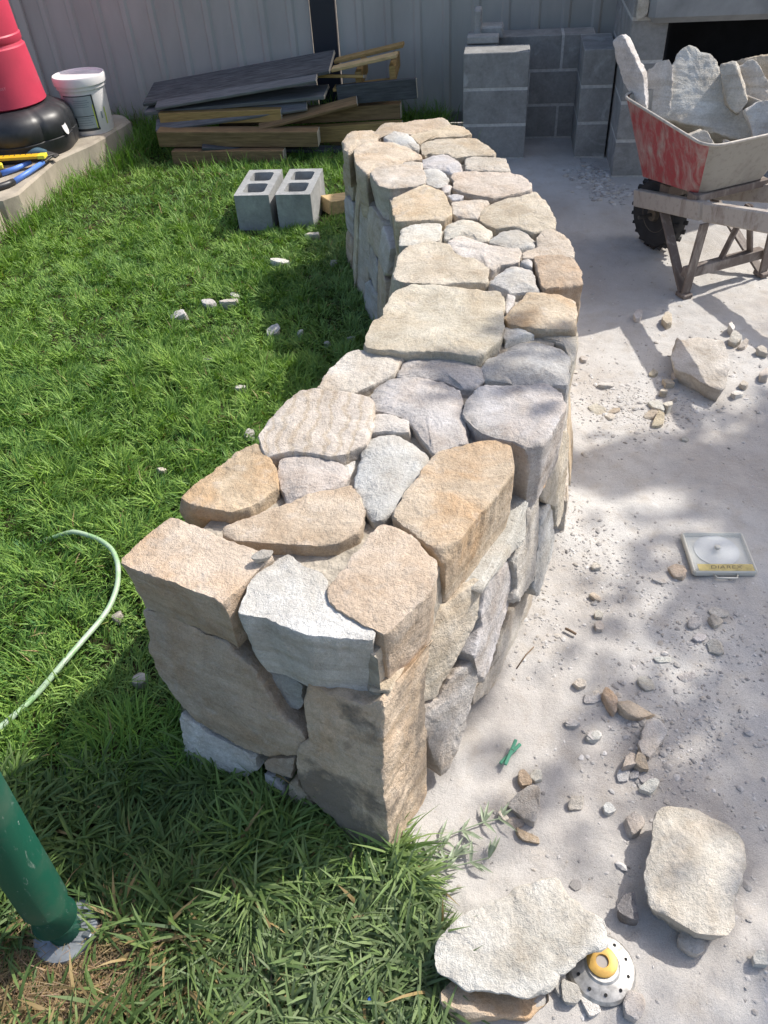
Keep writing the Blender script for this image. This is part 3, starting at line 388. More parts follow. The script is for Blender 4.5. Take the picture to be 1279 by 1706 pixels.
def stone_mat(name, stripes=False, lichen=False):
    m, t, b = newmat(name)
    v = coords(t); oi = t.nodes.new('ShaderNodeObjectInfo')
    base = oi.outputs['Color']
    n1 = ntex(t, v, 8, 8, .68, .5)
    c = mixc(t, ramp(t, n1, [(.32, 0), (.68, 1)]), mixc(t, 1.0, base, (.72, .69, .66), 'MULTIPLY'), mixc(t, 1.0, base, (1.12, 1.13, 1.15), 'MULTIPLY'))
    n2 = ntex(t, v, 4.5, 5, .6, .8)                                  # iron stain
    st = mathn(t, 'MULTIPLY', ramp(t, n2, [(.45, 0), (.68, 1)]), oi.outputs['Alpha'])
    c = mixc(t, st, c, mixc(t, 1.0, base, (.93, .70, .47), 'MULTIPLY'))
    n3 = ntex(t, v, 22, 4, .6)                                       # pale dust blotches
    c = mixc(t, mathn(t, 'MULTIPLY', ramp(t, n3, [(.55, 0), (.75, 1)]), .35), c, (.58, .56, .53))
    mb_ = N(t, 'Mapping'); mb_.inputs['Scale'].default_value = (3, 3, 34); mb_.inputs['Rotation'].default_value = (.16, .10, 0); t.links.new(v, mb_.inputs['Vector'])
    bed = ntex(t, mb_.outputs[0], 1.0, 6, .62, .3)                     # bedding layers
    c = mixc(t, 1.0, c, ramp(t, bed, [(.3, (.80, .77, .72, 1)), (.55, 1.0), (.75, (1.06, 1.06, 1.05, 1))]), 'MULTIPLY')
    g = ntex(t, v, 420, 2, .6)
    c = mixc(t, 1.0, c, ramp(t, g, [(.25, .80), (.75, 1.12)]), 'MULTIPLY')
    g2 = ntex(t, v, 130, 3, .6)
    c = mixc(t, 1.0, c, ramp(t, g2, [(.28, .85), (.72, 1.08)]), 'MULTIPLY')
    h = mathn(t, 'ADD', mathn(t, 'MULTIPLY', ntex(t, v, 38, 8, .65), 1.0), mathn(t, 'MULTIPLY', ntex(t, v, 11, 4, .5), 1.2))
    if stripes:
        mp = N(t, 'Mapping'); mp.inputs['Rotation'].default_value = (0, 0, .15); t.links.new(v, mp.inputs['Vector'])
        wv = N(t, 'TexWave', Scale=9.0, Distortion=7.0, Detail=5.0); wv.bands_direction = 'X'
        wv.inputs['Detail Scale'].default_value = 1.6
        t.links.new(mp.outputs[0], wv.inputs['Vector'])
        c = mixc(t, 1.0, c, ramp(t, wv.outputs[0], [(.0, (.88, .84, .77, 1)), (.45, 1.0)]), 'MULTIPLY')
        h = mathn(t, 'ADD', h, mathn(t, 'MULTIPLY', wv.outputs[0], .12))
    if lichen:
        n4 = ntex(t, v, 6.0, 7, .65, .3)
        c = mixc(t, mathn(t, 'MULTIPLY', ramp(t, n4, [(.50, 0), (.60, 1)]), .8), c, (.15, .13, .11))
    t.links.new(c, b.inputs['Base Color']); b.inputs['Roughness'].default_value = .93
    b.inputs['Specular IOR Level'].default_value = .25
    h = mathn(t, 'ADD', h, mathn(t, 'MULTIPLY', bed, .9)); p = bump(t, b, h, .75, .006); bump(t, b, mathn(t, 'ADD', g, mathn(t, 'MULTIPLY', g2, 1.6)), .85, .0026, p)
    return m
M_STONE = stone_mat('sandstone'); M_STRIPE = stone_mat('sandstone_banded', stripes=True); M_LICHEN = stone_mat('sandstone_lichen', lichen=True)
PAL = dict(tan=(.585, .49, .375), sand=(.60, .54, .445), pale=(.595, .555, .495), white=(.645, .625, .58), grey=(.55, .54, .525),
           mauve=(.51, .495, .475), pink=(.56, .525, .48), orange=(.53, .425, .315), brown=(.57, .49, .405), stripe=(.61, .56, .47),
           dusty=(.57, .48, .37), lichen=(.66, .545, .41), darkg=(.24, .23, .22))

def simple(name, col, rough=.6, metal=0.0, nscale=0, namt=.15, bscale=0, bstr=.3, bdist=.002, spec=.5, stretch=(1, 1, 1), col2=None):
    m, t, b = newmat(name)
    b.inputs['Roughness'].default_value = rough; b.inputs['Metallic'].default_value = metal
    b.inputs['Specular IOR Level'].default_value = spec
    v = coords(t, stretch)
    if nscale:
        n = ntex(t, v, nscale, 6, .62, .3)
        lo = tuple(x * (1 - namt) for x in col); hi = tuple(min(1, x * (1 + namt)) for x in col)
        if col2: lo = col2; hi = col
        t.links.new(mixc(t, ramp(t, n, [(.3, 0), (.7, 1)]), lo, hi), b.inputs['Base Color'])
    else:
        b.inputs['Base Color'].default_value = (*col, 1)
    if bscale: bump(t, b, ntex(t, v, bscale, 6, .6), bstr, bdist)
    return m
# ------------------------------------------------------------------ stones
def in_poly(x, y, poly):
    poly = np.asarray(poly); inside = np.zeros(len(x), bool); n = len(poly); j = n - 1
    for i in range(n):
        xi, yi = poly[i]; xj, yj = poly[j]
        c = ((yi > y) != (yj > y)) & (x < (xj - xi) * (y - yi) / (yj - yi + 1e-12) + xi)
        inside ^= c; j = i
    return inside
def dist_poly(x, y, poly, closed=True):
    poly = np.asarray(poly, float); P = np.stack([x, y], 1); best = np.full(len(x), 1e9)
    n = len(poly)
    for i in range(n if closed else n - 1):
        a = poly[i]; b = poly[(i + 1) % n]; d = b - a
        tt = np.clip(((P - a) @ d) / (d @ d + 1e-12), 0, 1)
        best = np.minimum(best, np.linalg.norm(P - (a + tt[:, None] * d), axis=1))
    return best
def resample(poly, n):
    P = np.vstack([poly, poly[:1]]); s = np.r_[0, np.cumsum(np.linalg.norm(np.diff(P, axis=0), axis=1))]
    q = np.linspace(0, s[-1], n, endpoint=False)
    return np.stack([np.interp(q, s, P[:, k]) for k in range(P.shape[1])], 1)
def chaikin(P, r=.22):
    Q = np.roll(P, -1, axis=0); return np.stack([P * (1 - r) + Q * r, P * r + Q * (1 - r)], 1).reshape(-1, P.shape[1])
def stone_mesh(pts, ext, rad=.014, dome=.008, seed=0, rough=1.0, res=1.0, taper=.018, tilt=.012, grow=.003, cuts=9, chk=.07):
    """A rough quarried stone: the face polygon pts (3-D), carried along ext. Returns V (world), F."""
    rg = np.random.default_rng(seed * 7919 + 13)
    P = np.asarray(pts, float); ext = np.asarray(ext, float); c = P.mean(0)
    nrm = np.zeros(3)
    for i in range(len(P)): nrm += np.cross(P[i] - c, P[(i + 1) % len(P)] - c)
    nrm /= np.linalg.norm(nrm)
    if nrm @ ext > 0: nrm = -nrm; P = P[::-1]
    u = np.cross((0.123, .95, .31), nrm); u /= np.linalg.norm(u); v = np.cross(nrm, u)
    Q = np.stack([(P - c) @ u, (P - c) @ v], 1)
    Q = chaikin(Q, chk); rad = rad * .48; dome = dome * .45; Q0 = None
    per = np.linalg.norm(np.diff(np.vstack([Q, Q[:1]]), axis=0), axis=1).sum()
    n = int(np.clip(per / (.0062 / res), 22, 170)); Q = resample(Q, n)
    A = .5 * abs((Q[:, 0] * np.roll(Q[:, 1], -1) - Q[:, 1] * np.roll(Q[:, 0], -1)).sum())
    inr = 2 * A / per; rad = min(rad, inr * .5)
    off = rg.uniform(-50, 50, 3)
    def nz(X, s): return noise(np.asarray(X) * s + off)
    T = np.roll(Q, -1, axis=0) - np.roll(Q, 1, axis=0); T /= np.linalg.norm(T, axis=1)[:, None] + 1e-9
    O = np.stack([T[:, 1], -T[:, 0]], 1)
    for _ in range(3): O = (O + .5 * np.roll(O, 1, 0) + .5 * np.roll(O, -1, 0)); O /= np.linalg.norm(O, axis=1)[:, None] + 1e-9
    Q3 = np.c_[Q, np.zeros(n)]; sc = min(1, inr / .03)
    Q = Q + O * grow; Q0 = Q.copy()
    Q = Q + O * ((.0050 * nz(Q3, 20) + .0042 * nz(Q3, 55) + .0032 * nz(Q3, 125)) * rough * sc)[:, None]
    rr = rad * np.clip(.75 + 1.3 * nz(Q3, 14), .3, 1.5)
    ins = Q - O * rr[:, None]; ctr = ins.mean(0)
    depth = np.linalg.norm(ext)
    rows = []                                        # (xy, height, along ext)
    k = int(np.clip(inr / (.006 / res), 3, 15))
    for i in range(1, k + 1):
        f = (i / k) ** .9
        rows.append((ctr + (ins - ctr) * f, dome * (1 - f * f) + 0 * rr, np.zeros(n), np.full(n, f)))
    for a in (.5, 1.0):
        th = a * math.pi / 2
        rows.append((ins + O * (rr * math.sin(th))[:, None], -rr * (1 - math.cos(th)), np.zeros(n), np.full(n, 1.0)))
    ks = int(np.clip(depth / (.011 / res), 2, 14))
    for i in range(1, ks + 1):
        f = i / ks
        al = np.maximum(depth * f, rr * 1.02) / depth
        wq = min(1, f * 1.6); rows.append((Q * (1 - wq) + Q0 * wq - O * (taper * f ** 1.2 * sc), -rr * (1 - f) * 0 - 0 * rr, al, np.full(n, 1.0)))
    V = [c + ctr[0] * u + ctr[1] * v + nrm * dome]
    for xy, h, al, f in rows:
        V += list(c + xy[:, :1] * u + xy[:, 1:] * v + h[:, None] * nrm + al[:, None] * ext)
    V.append(c + ctr[0] * u + ctr[1] * v + ext); V = np.array(V)
    m = len(rows); F = []
    for j in range(n): F.append([0, 1 + j, 1 + (j + 1) % n])
    for i in range(m - 1):
        a = 1 + i * n; b = a + n
        for j in range(n): F.append([a + j, b + j, b + (j + 1) % n, a + (j + 1) % n])
    a = 1 + (m - 1) * n; last = len(V) - 1
    for j in range(n): F.append([a + (j + 1) % n, a + j, last])
    # chisel cuts: clamp to a few planes that skim the shoulder of the stone
    cc = c + ext * .45
    for q in range(cuts):
        an = rg.uniform(0, 2 * math.pi); el = rg.uniform(-.25, .5) if q % 3 else rg.uniform(.7, 1.35)
        pn = (math.cos(an) * u + math.sin(an) * v) * math.cos(el) + nrm * math.sin(el)
        s = (V - cc) @ pn; lim = s.max() - (rg.uniform(.004, .018) if q % 3 else rg.uniform(.001, .005)) * sc * rough
        V -= np.maximum(s - lim, 0)[:, None] * pn * .9
    # surface relief along radial direction, tilt of the face
    lo = (V - c); tn = rg.normal(size=2) * tilt
    topw = np.clip(1 + (lo @ nrm) / max(depth * .5, 1e-3), 0, 1)
    V += nrm * ((lo @ u) * tn[0] + (lo @ v) * tn[1])[:, None] * topw[:, None]
    d = V - cc; dn = d / (np.linalg.norm(d, axis=1)[:, None] + 1e-9)
    face = np.zeros(len(V), bool); face[:1 + (k) * n] = True
    dirs = np.where(face[:, None], nrm, dn)
    ff_ = np.ones(len(V)); ff_[0] = .1; ff_[1:1 + m * n] = np.concatenate([np.clip(r_[3] * 1.7 - .25, .12, 1) for r_ in rows])
    amp = (np.where(face, .0038, .0085) * nz(V, 9) + np.where(face, .0036, .0070) * nz(V, 28) + (.0036 * nz(V, 78) + .0022 * nz(V, 165)) * ff_) * rough * min(1, inr / .05 + .25)
    ledge = .003 * nz(V * np.array([.3, .3, 1]), 55) * (~face)
    V += dirs * (amp + ledge * rough * sc)[:, None]
    return V, F
def stone(name, pts, ext, col, stain, rad, dome, parent=None, seed=0, mat=None, flat=False, **k):
    V, F = stone_mesh(pts, ext, rad, dome, seed, **k)
    if mat is None: mat = M_STRIPE if col == 'stripe' else M_LICHEN if col == 'lichen' else M_STONE
    zc = V.mean(0)
    o = mesh_obj(name, V, F, mat, parent, zc if parent is not None else (zc[0], zc[1], V[:, 2].min()), True)
    auto_smooth(o, 24 if flat else 36)
    rg = random.Random(seed * 31 + 5); j = rg.uniform(.93, 1.06); p = PAL[col]
    o.color = (p[0] * j, p[1] * j * rg.uniform(.98, 1.02), p[2] * j * rg.uniform(.96, 1.04), stain)
    return o
# ------------------------------------------------------------------ ground
def ground_mat():
    m, t, b = newmat('stone_dust')
    v = coords(t, rnd=False)
    n1 = ntex(t, v, 1.8, 6, .62, .5); n2 = ntex(t, v, 14, 6, .6, .2); g = ntex(t, v, 380, 3, .7)
    c = mixc(t, ramp(t, n1, [(.36, 0), (.66, 1)]), (.425, .395, .365), (.55, .535, .51))
    c = mixc(t, mathn(t, 'MULTIPLY', ramp(t, n2, [(.52, 0), (.74, 1)]), .5), c, (.41, .355, .29))
    c = mixc(t, 1.0, c, ramp(t, g, [(.28, .78), (.72, 1.12)]), 'MULTIPLY')
    sp = N(t, 'TexVoronoi', Scale=130.0); t.links.new(v, sp.inputs['Vector'])
    spk = mathn(t, 'MULTIPLY', ramp(t, sp.outputs['Distance'], [(.10, 1), (.2, 0)]), ramp(t, n2, [(.45, 0), (.6, 1)]))
    c = mixc(t, mathn(t, 'MULTIPLY', spk, .45), c, (.20, .17, .15))
    t.links.new(c, b.inputs['Base Color']); b.inputs['Roughness'].default_value = .95; b.inputs['Specular IOR Level'].default_value = .15
    h = mathn(t, 'ADD', ntex(t, v, 60, 8, .68), mathn(t, 'MULTIPLY', g, .35))
    bump(t, b, h, .8, .005)
    return m
M_DUST = ground_mat()
M_SOIL = simple('lawn_soil', (.040, .042, .018), .95, nscale=20, namt=.4, bscale=60, bstr=.8, bdist=.01, spec=.1)
M_EARTH = simple('earth', (.20, .165, .125), .95, nscale=3, namt=.3, bscale=20, spec=.1)
M_CONC = simple('old_concrete', (.36, .315, .25), .9, nscale=6, namt=.28, bscale=45, bstr=.6, bdist=.004, spec=.2, stretch=(1, 1, .5))

setp(MB().add([(-45, -45, -.03), (45, -45, -.03), (45, 45, -.03), (-45, 45, -.03)], [[0, 1, 2, 3]]).build('ground', M_EARTH, origin=(0, 0, -.03)), kind='structure')

# wall outline in plan (top), used by wall and lawn
LEFT = [(-.085, 3.86), (-.04, 3.55), (.0, 3.30), (.035, 3.10), (.06, 2.85), (.075, 2.60), (.055, 2.31), (-.03, 1.98), (-.16, 1.77), (-.30, 1.57), (-.46, 1.31), (-.535, 1.16)]
RIGHT = [(-.02, .80), (.12, .98), (.20, 1.13), (.40, 1.49), (.53, 1.75), (.62, 2.05), (.69, 2.42), (.715, 2.80), (.68, 3.15), (.60, 3.50), (.51, 3.80), (.44, 3.99)]
WALLP = LEFT + RIGHT
LAWN_EDGE = [(.44, 4.0), (.56, 4.3), (.60, 5.0), (.62, 5.4)]
def sand_edge(y):
    return np.interp(y, [-1, .2, .42, .50, .62, .71, .80], [.06, .03, .02, .035, .05, .045, .0])
def sand_h(X, Y):
    z = .010 * noise2(X, Y, 2.2) + .006 * noise2(X, Y, 7, 3) + .0055 * noise2(X, Y, 22, 5) + .0034 * noise2(X, Y, 55, 9)
    z = z + .007 * np.clip(noise2(X, Y, 38, 15) * 2.2 - .35, 0, 1) * np.clip(noise2(X, Y, 3, 17) * 3 + .3, 0, 1)
    return z + .020 * np.exp(-(dist_poly(X, Y, RIGHT, False) / .07) ** 2) * (.6 + .8 * noise2(X, Y, 5, 21))
nx, ny = 250, 460
gx = np.linspace(-.12, 3.0, nx); gy = np.r_[np.linspace(-.6, 3.2, 360), np.linspace(3.22, 6.4, 100)]
GX, GY = np.meshgrid(gx, gy); X = GX.ravel(); Y = GY.ravel(); Z = sand_h(X, Y)
SANDV = np.stack([X, Y, Z], 1)
idx = np.arange(nx * ny).reshape(ny, nx)
Q4 = np.stack([idx[:-1, :-1], idx[:-1, 1:], idx[1:, 1:], idx[1:, :-1]], -1).reshape(-1, 4)
setp(mesh_obj('dusty_ground', SANDV, Q4.tolist(), M_DUST, origin=(0, 0, 0), smooth=True), kind='structure')
# lawn soil sheet
gx = np.linspace(-4.5, .60, 130); gy = np.linspace(-.8, 6.6, 190); GX, GY = np.meshgrid(gx, gy); X = GX.ravel(); Y = GY.ravel()
def lawn_mask(X, Y):
    edge = np.where(Y < .80, sand_edge(Y), np.where(Y < 4.0, np.interp(Y, [.8, 1.0, 1.5, 2.0, 3.0, 4.0], [-.03, -.1, .0, .25, .35, .40]), np.interp(Y, [4.0, 4.3, 5.0, 5.4, 7], [.40, .52, .58, .60, .60])))
    return X < edge + .02 * noise2(X, Y, 9, 2)
def lawn_h(X, Y): return .008 + .016 * noise2(X, Y, 2.5, 4) + .005 * noise2(X, Y, 12, 6)
Z = np.where(lawn_mask(X, Y), np.maximum(lawn_h(X, Y), .012), -.02)
idx = np.arange(130 * 190).reshape(190, 130)
Q4 = np.stack([idx[:-1, :-1], idx[:-1, 1:], idx[1:, 1:], idx[1:, :-1]], -1).reshape(-1, 4)
setp(mesh_obj('lawn_soil', np.stack([X, Y, Z], 1), Q4.tolist(), M_SOIL, origin=(0, 0, 0), smooth=True), kind='structure')

# concrete slab on the left, its broken near end showing
SLAB = [(-1.905, 4.58), (-1.83, 5.14), (-1.66, 5.43), (-1.52, 5.86), (-1.60, 6.02), (-4.2, 6.45), (-4.2, 4.75), (-1.98, 4.50)]
def prism(name, poly, z0, z1, mat, bev=.012, sub=.06, amp=.006, seed=1, parent=None):
    Pp = np.array(poly, float); per = np.linalg.norm(np.diff(np.vstack([Pp, Pp[:1]]), axis=0), axis=1).sum()
    Qp = resample(Pp, max(24, int(per / sub))); n = len(Qp); c = Qp.mean(0); V = []; F = []
    def ring(s, z):
        for p in c + (Qp - c) * s: V.append((p[0], p[1], z))
    for s, z in ((.4, z1), (.8, z1), (1 - bev, z1), (1, z1 - bev)): ring(s, z)
    for k in range(1, 5): ring(1, z1 - bev - (z1 - bev - z0) * k / 4)
    V = np.array(V); sd = V[:, 2] < z1 - bev * .5
    nn = noise(V * 14 + seed) * amp + noise(V * 40 + seed) * amp * .5
    V[:, 2] += np.where(sd, 0, nn * .6); V[:, :2] += (nn * sd)[:, None] * np.array([1, -.6])
    for i in range(7):
        for j in range(n): F.append([i * n + j, (i + 1) * n + j, (i + 1) * n + (j + 1) % n, i * n + (j + 1) % n])
    F.append([j for j in range(n)])
    return auto_smooth(mesh_obj(name, V, F, mat, parent, None, True), 30)
slab = prism('concrete_slab', SLAB, -.02, .2, M_CONC, sub=.05)
setp(slab, 'low weathered concrete slab under the bucket, tools and punching bag', 'slab')
st_ = thing('concrete_step', (-2.2, 4.42, 0), 'small concrete block edge at the left end of the slab, dark gap beside it', 'concrete block')
MB().box((-2.22, 4.40, .085), (.44, .2, .17), Matrix.Rotation(-.1, 3, 'Z'), .008).build('block_body', M_CONC, st_)
# ------------------------------------------------------------------ the stone wall
wall = thing('stone_wall', (.1, 2.2, 0), 'curved low wall of rough pale and tan sandstone blocks across the middle', 'stone wall')
M_FILL = simple('wall_fill', (.40, .36, .30), .95, nscale=30, namt=.35, bscale=60, bstr=1.0, bdist=.01, spec=.1)
Wp = np.array(WALLP); cpl = resample(Wp, 90)
def inset(P, d):
    T = np.roll(P, -1, 0) - np.roll(P, 1, 0); T /= np.linalg.norm(T, axis=1)[:, None]
    O = np.stack([-T[:, 1], T[:, 0]], 1)
    return P + O * d
ip = inset(cpl, .075)
if abs(np.mean(np.linalg.norm(ip - ip.mean(0), axis=1))) > np.mean(np.linalg.norm(cpl - cpl.mean(0), axis=1)): ip = inset(cpl, -.075)
V = []; F = []; n = len(ip)
for z in (-.03, .2, .46, .562):
    for p in ip: V.append((p[0], p[1], z))
for i in range(3):
    for j in range(n): F.append([i * n + j, i * n + (j + 1) % n, (i + 1) * n + (j + 1) % n, (i + 1) * n + j])
F.append([3 * n + j for j in range(n)])
mesh_obj('rubble_core', V, F, M_FILL, wall)
for i, (pts, h, col, stain, depth, rad, dome) in enumerate(TOP):
    jit = random.Random(i).uniform(-.006, .006)
    stone('stone', [(x, y, h + jit - dome * .5) for x, y in pts], (0, 0, -depth), col, stain, rad * (.45 if i >= 45 else 1), dome, wall, i + 1, taper=.012, cuts=3 if i >= 45 else 7, rough=.75 if i >= 45 else .9)
for i, (pts, nrm, ext, col, stain, rad, dome) in enumerate(SIDE):
    pts = [(x, y, min(z, .44 if i > 8 else .47)) for x, y, z in pts]
    stone('stone', pts, ext, col, stain, rad, dome, wall, 200 + i, taper=.012, tilt=.03)
# the faces the photograph shows little of: two or three uneven courses
def face_stones(curve, z0, z1, seed, out):
    rg = random.Random(seed); P = np.array(curve, float)
    s = np.r_[0, np.cumsum(np.linalg.norm(np.diff(P, axis=0), axis=1))]; L = s[-1]
    def at(q, z):
        q = min(max(q, 0), L); x = np.interp(q, s, P[:, 0]); y = np.interp(q, s, P[:, 1])
        t = np.array([np.interp(min(q + .03, L), s, P[:, 0]) - np.interp(max(q - .03, 0), s, P[:, 0]), np.interp(min(q + .03, L), s, P[:, 1]) - np.interp(max(q - .03, 0), s, P[:, 1])])
        t /= np.linalg.norm(t); nn = np.array([t[1], -t[0]]) * out
        b = (.6 - z) * .10 - .045
        return np.array([x + nn[0] * b, y + nn[1] * b, z]), nn
    cuts = [0.0]
    while cuts[-1] < L - .1: cuts.append(min(L, cuts[-1] + rg.uniform(.14, .27)))
    cuts[-1] = L
    for a, b in zip(cuts[:-1], cuts[1:]):
        zs = [z0, z0 + (z1 - z0) * rg.uniform(.5, .75), z1] if rg.random() < .6 else ([z0, z0 + (z1 - z0) * rg.uniform(.3, .4), z0 + (z1 - z0) * rg.uniform(.62, .75), z1] if rg.random() < .5 else [z0, z1])
        for za, zb in zip(zs[:-1], zs[1:]):
            g = .004; j = lambda k: rg.uniform(-k, k)
            raw = [(a + g, za + g), ((a + b) / 2 + j(.03), za + g + j(.012)), (b - g, za + g), (b - g + j(.012), (za + zb) / 2), (b - g, zb - g), ((a + b) / 2 + j(.03), zb - g + j(.012)), (a + g, zb - g), (a + g + j(.012), (za + zb) / 2)]
            pts = [at(q, z)[0] for q, z in raw]; nn = at((a + b) / 2, za)[1]
            col = rg.choice(['pale', 'sand', 'tan', 'grey', 'pale', 'pink', 'white'])
            stone('stone', pts, (-nn[0] * .1, -nn[1] * .1, 0), col, .35, .014, .012, wall, seed * 100 + int(rg.random() * 1e5), res=.7, tilt=.06)
face_stones(LEFT, -.02, .47, 3, 1)
face_stones(RIGHT[4:], -.02, .47, 5, 1)
face_stones([RIGHT[-1], (.18, 4.0), LEFT[0]], -.02, .47, 7, 1)
# a loose grey chip left on the corner stone
p = stone('stone_chip', [(-.265, 1.108, .628), (-.245, 1.122, .628), (-.225, 1.119, .628), (-.232, 1.105, .628), (-.255, 1.098, .628)], (0, 0, -.014), 'grey', .1, .003, .002, None, 900, cuts=3)
setp(p, 'tiny grey stone chip lying on the tan corner stone of the wall', 'stone chip')
# ------------------------------------------------------------------ grass
def grass_mat():
    m, t, b = newmat('grass_blade')
    at = N(t, 'Attribute'); at.attribute_name = 'tint'
    t.links.new(at.outputs['Color'], b.inputs['Base Color']); b.inputs['Roughness'].default_value = .58
    b.inputs['Specular IOR Level'].default_value = .35
    tr = N(t, 'BsdfTranslucent')
    t.links.new(mixc(t, 1.0, at.outputs['Color'], (1.25, 1.35, .6), 'MULTIPLY'), tr.inputs['Color'])
    mx = N(t, 'MixShader'); mx.inputs[0].default_value = .18
    t.links.new(b.outputs[0], mx.inputs[1]); t.links.new(tr.outputs[0], mx.inputs[2])
    t.links.new(mx.outputs[0], t.nodes['Material Output'].inputs['Surface'])
    return m
M_GRASS = grass_mat()
def blades(name, root, az, L, W, th0, bend, col, seg, mat, twist=None, **props):
    """root n x 3; one tapering, bending strip per blade, with a tint per vertex"""
    n = len(L); ds = 1.0 / seg; pos = root.copy(); V = np.zeros((n, 2 * seg + 1, 3)); Cc = np.zeros((n, 2 * seg + 1, 4)); Cc[:, :, 3] = 1
    hd = np.stack([np.cos(az), np.sin(az), 0 * az], 1); sd = np.stack([-np.sin(az), np.cos(az), 0 * az], 1)
    if twist is not None:
        sd = sd * np.cos(twist)[:, None] + np.array([0, 0, 1.0]) * np.sin(twist)[:, None]
    for i in range(seg + 1):
        f = i / seg; wd = W * (1 - f) ** .55 * (.75 + .5 * f) * .5
        shade = 1.0 + .06 * f
        cc = col * shade[..., None] if hasattr(shade, 'shape') else col * shade
        if i < seg:
            V[:, 2 * i] = pos - sd * wd[:, None]; V[:, 2 * i + 1] = pos + sd * wd[:, None]
            Cc[:, 2 * i, :3] = cc; Cc[:, 2 * i + 1, :3] = cc
        else:
            V[:, 2 * seg] = pos; Cc[:, 2 * seg, :3] = cc
        th = th0 + bend * (f + ds / 2)
        pos = pos + (hd * np.sin(th)[:, None] + np.array([0, 0, 1.0]) * np.cos(th)[:, None]) * (L * ds)[:, None]
        pos[:, 2] = np.maximum(pos[:, 2], root[:, 2] + .002)
    nv = 2 * seg + 1; base = (np.arange(n) * nv)[:, None]
    loops = []
    for i in range(seg - 1): loops.append(base + np.array([2 * i, 2 * i + 1, 2 * i + 3, 2 * i + 2]))
    quads = np.stack(loops, 1).reshape(-1) if loops else np.zeros(0, int)
    tris = (base + np.array([2 * seg - 2, 2 * seg - 1, 2 * seg])).reshape(-1)
    nq = n * (seg - 1)
    me = bpy.data.meshes.new(name); me.vertices.add(n * nv); me.vertices.foreach_set('co', V.reshape(-1))
    me.loops.add(len(quads) + len(tris)); me.loops.foreach_set('vertex_index', np.r_[quads, tris].astype(np.int32))
    me.polygons.add(nq + n)
    me.polygons.foreach_set('loop_start', np.r_[np.arange(nq) * 4, nq * 4 + np.arange(n) * 3].astype(np.int32))
    me.polygons.foreach_set('loop_total', np.r_[np.full(nq, 4), np.full(n, 3)].astype(np.int32))
    me.polygons.foreach_set('use_smooth', np.ones(nq + n, bool))
    a = me.attributes.new('tint', 'FLOAT_COLOR', 'POINT'); a.data.foreach_set('color', Cc.reshape(-1))
    me.update(calc_edges=True); me.validate()
    o = link_mesh(name, me, mat)
    for k, v in props.items(): o[k] = v
    return o
POLE = (-.725, .675)
SLABX = SLAB
BLOCKP = [(-.70, 4.24), (-.22, 4.24), (-.16, 4.70), (-.64, 4.72)]
def scatter(n, x0, x1, y0, y1):
    X = rng.uniform(x0, x1, n); Y = rng.uniform(y0, y1, n)
    # keep what a lens a step to either side could see
    d = np.stack([X, Y, np.full(n, -CAMH)], 1); z = d @ np.array(fw); sx = (d @ np.array(cr)) / z; sy = (d @ np.array(cu)) / z
    k = (z > .1) & (np.abs(sx) < .484 + .16) & (sy > -.646 - .12) & lawn_mask(X, Y)
    X = X[k]; Y = Y[k]
    k = ~in_poly(X, Y, inset(np.array(WALLP), 0)) & ~in_poly(X, Y, SLABX) & ~in_poly(X, Y, BLOCKP)
    k &= ~((X > -2.45) & (X < -1.95) & (Y > 4.3) & (Y < 4.5))
    return X[k], Y[k]
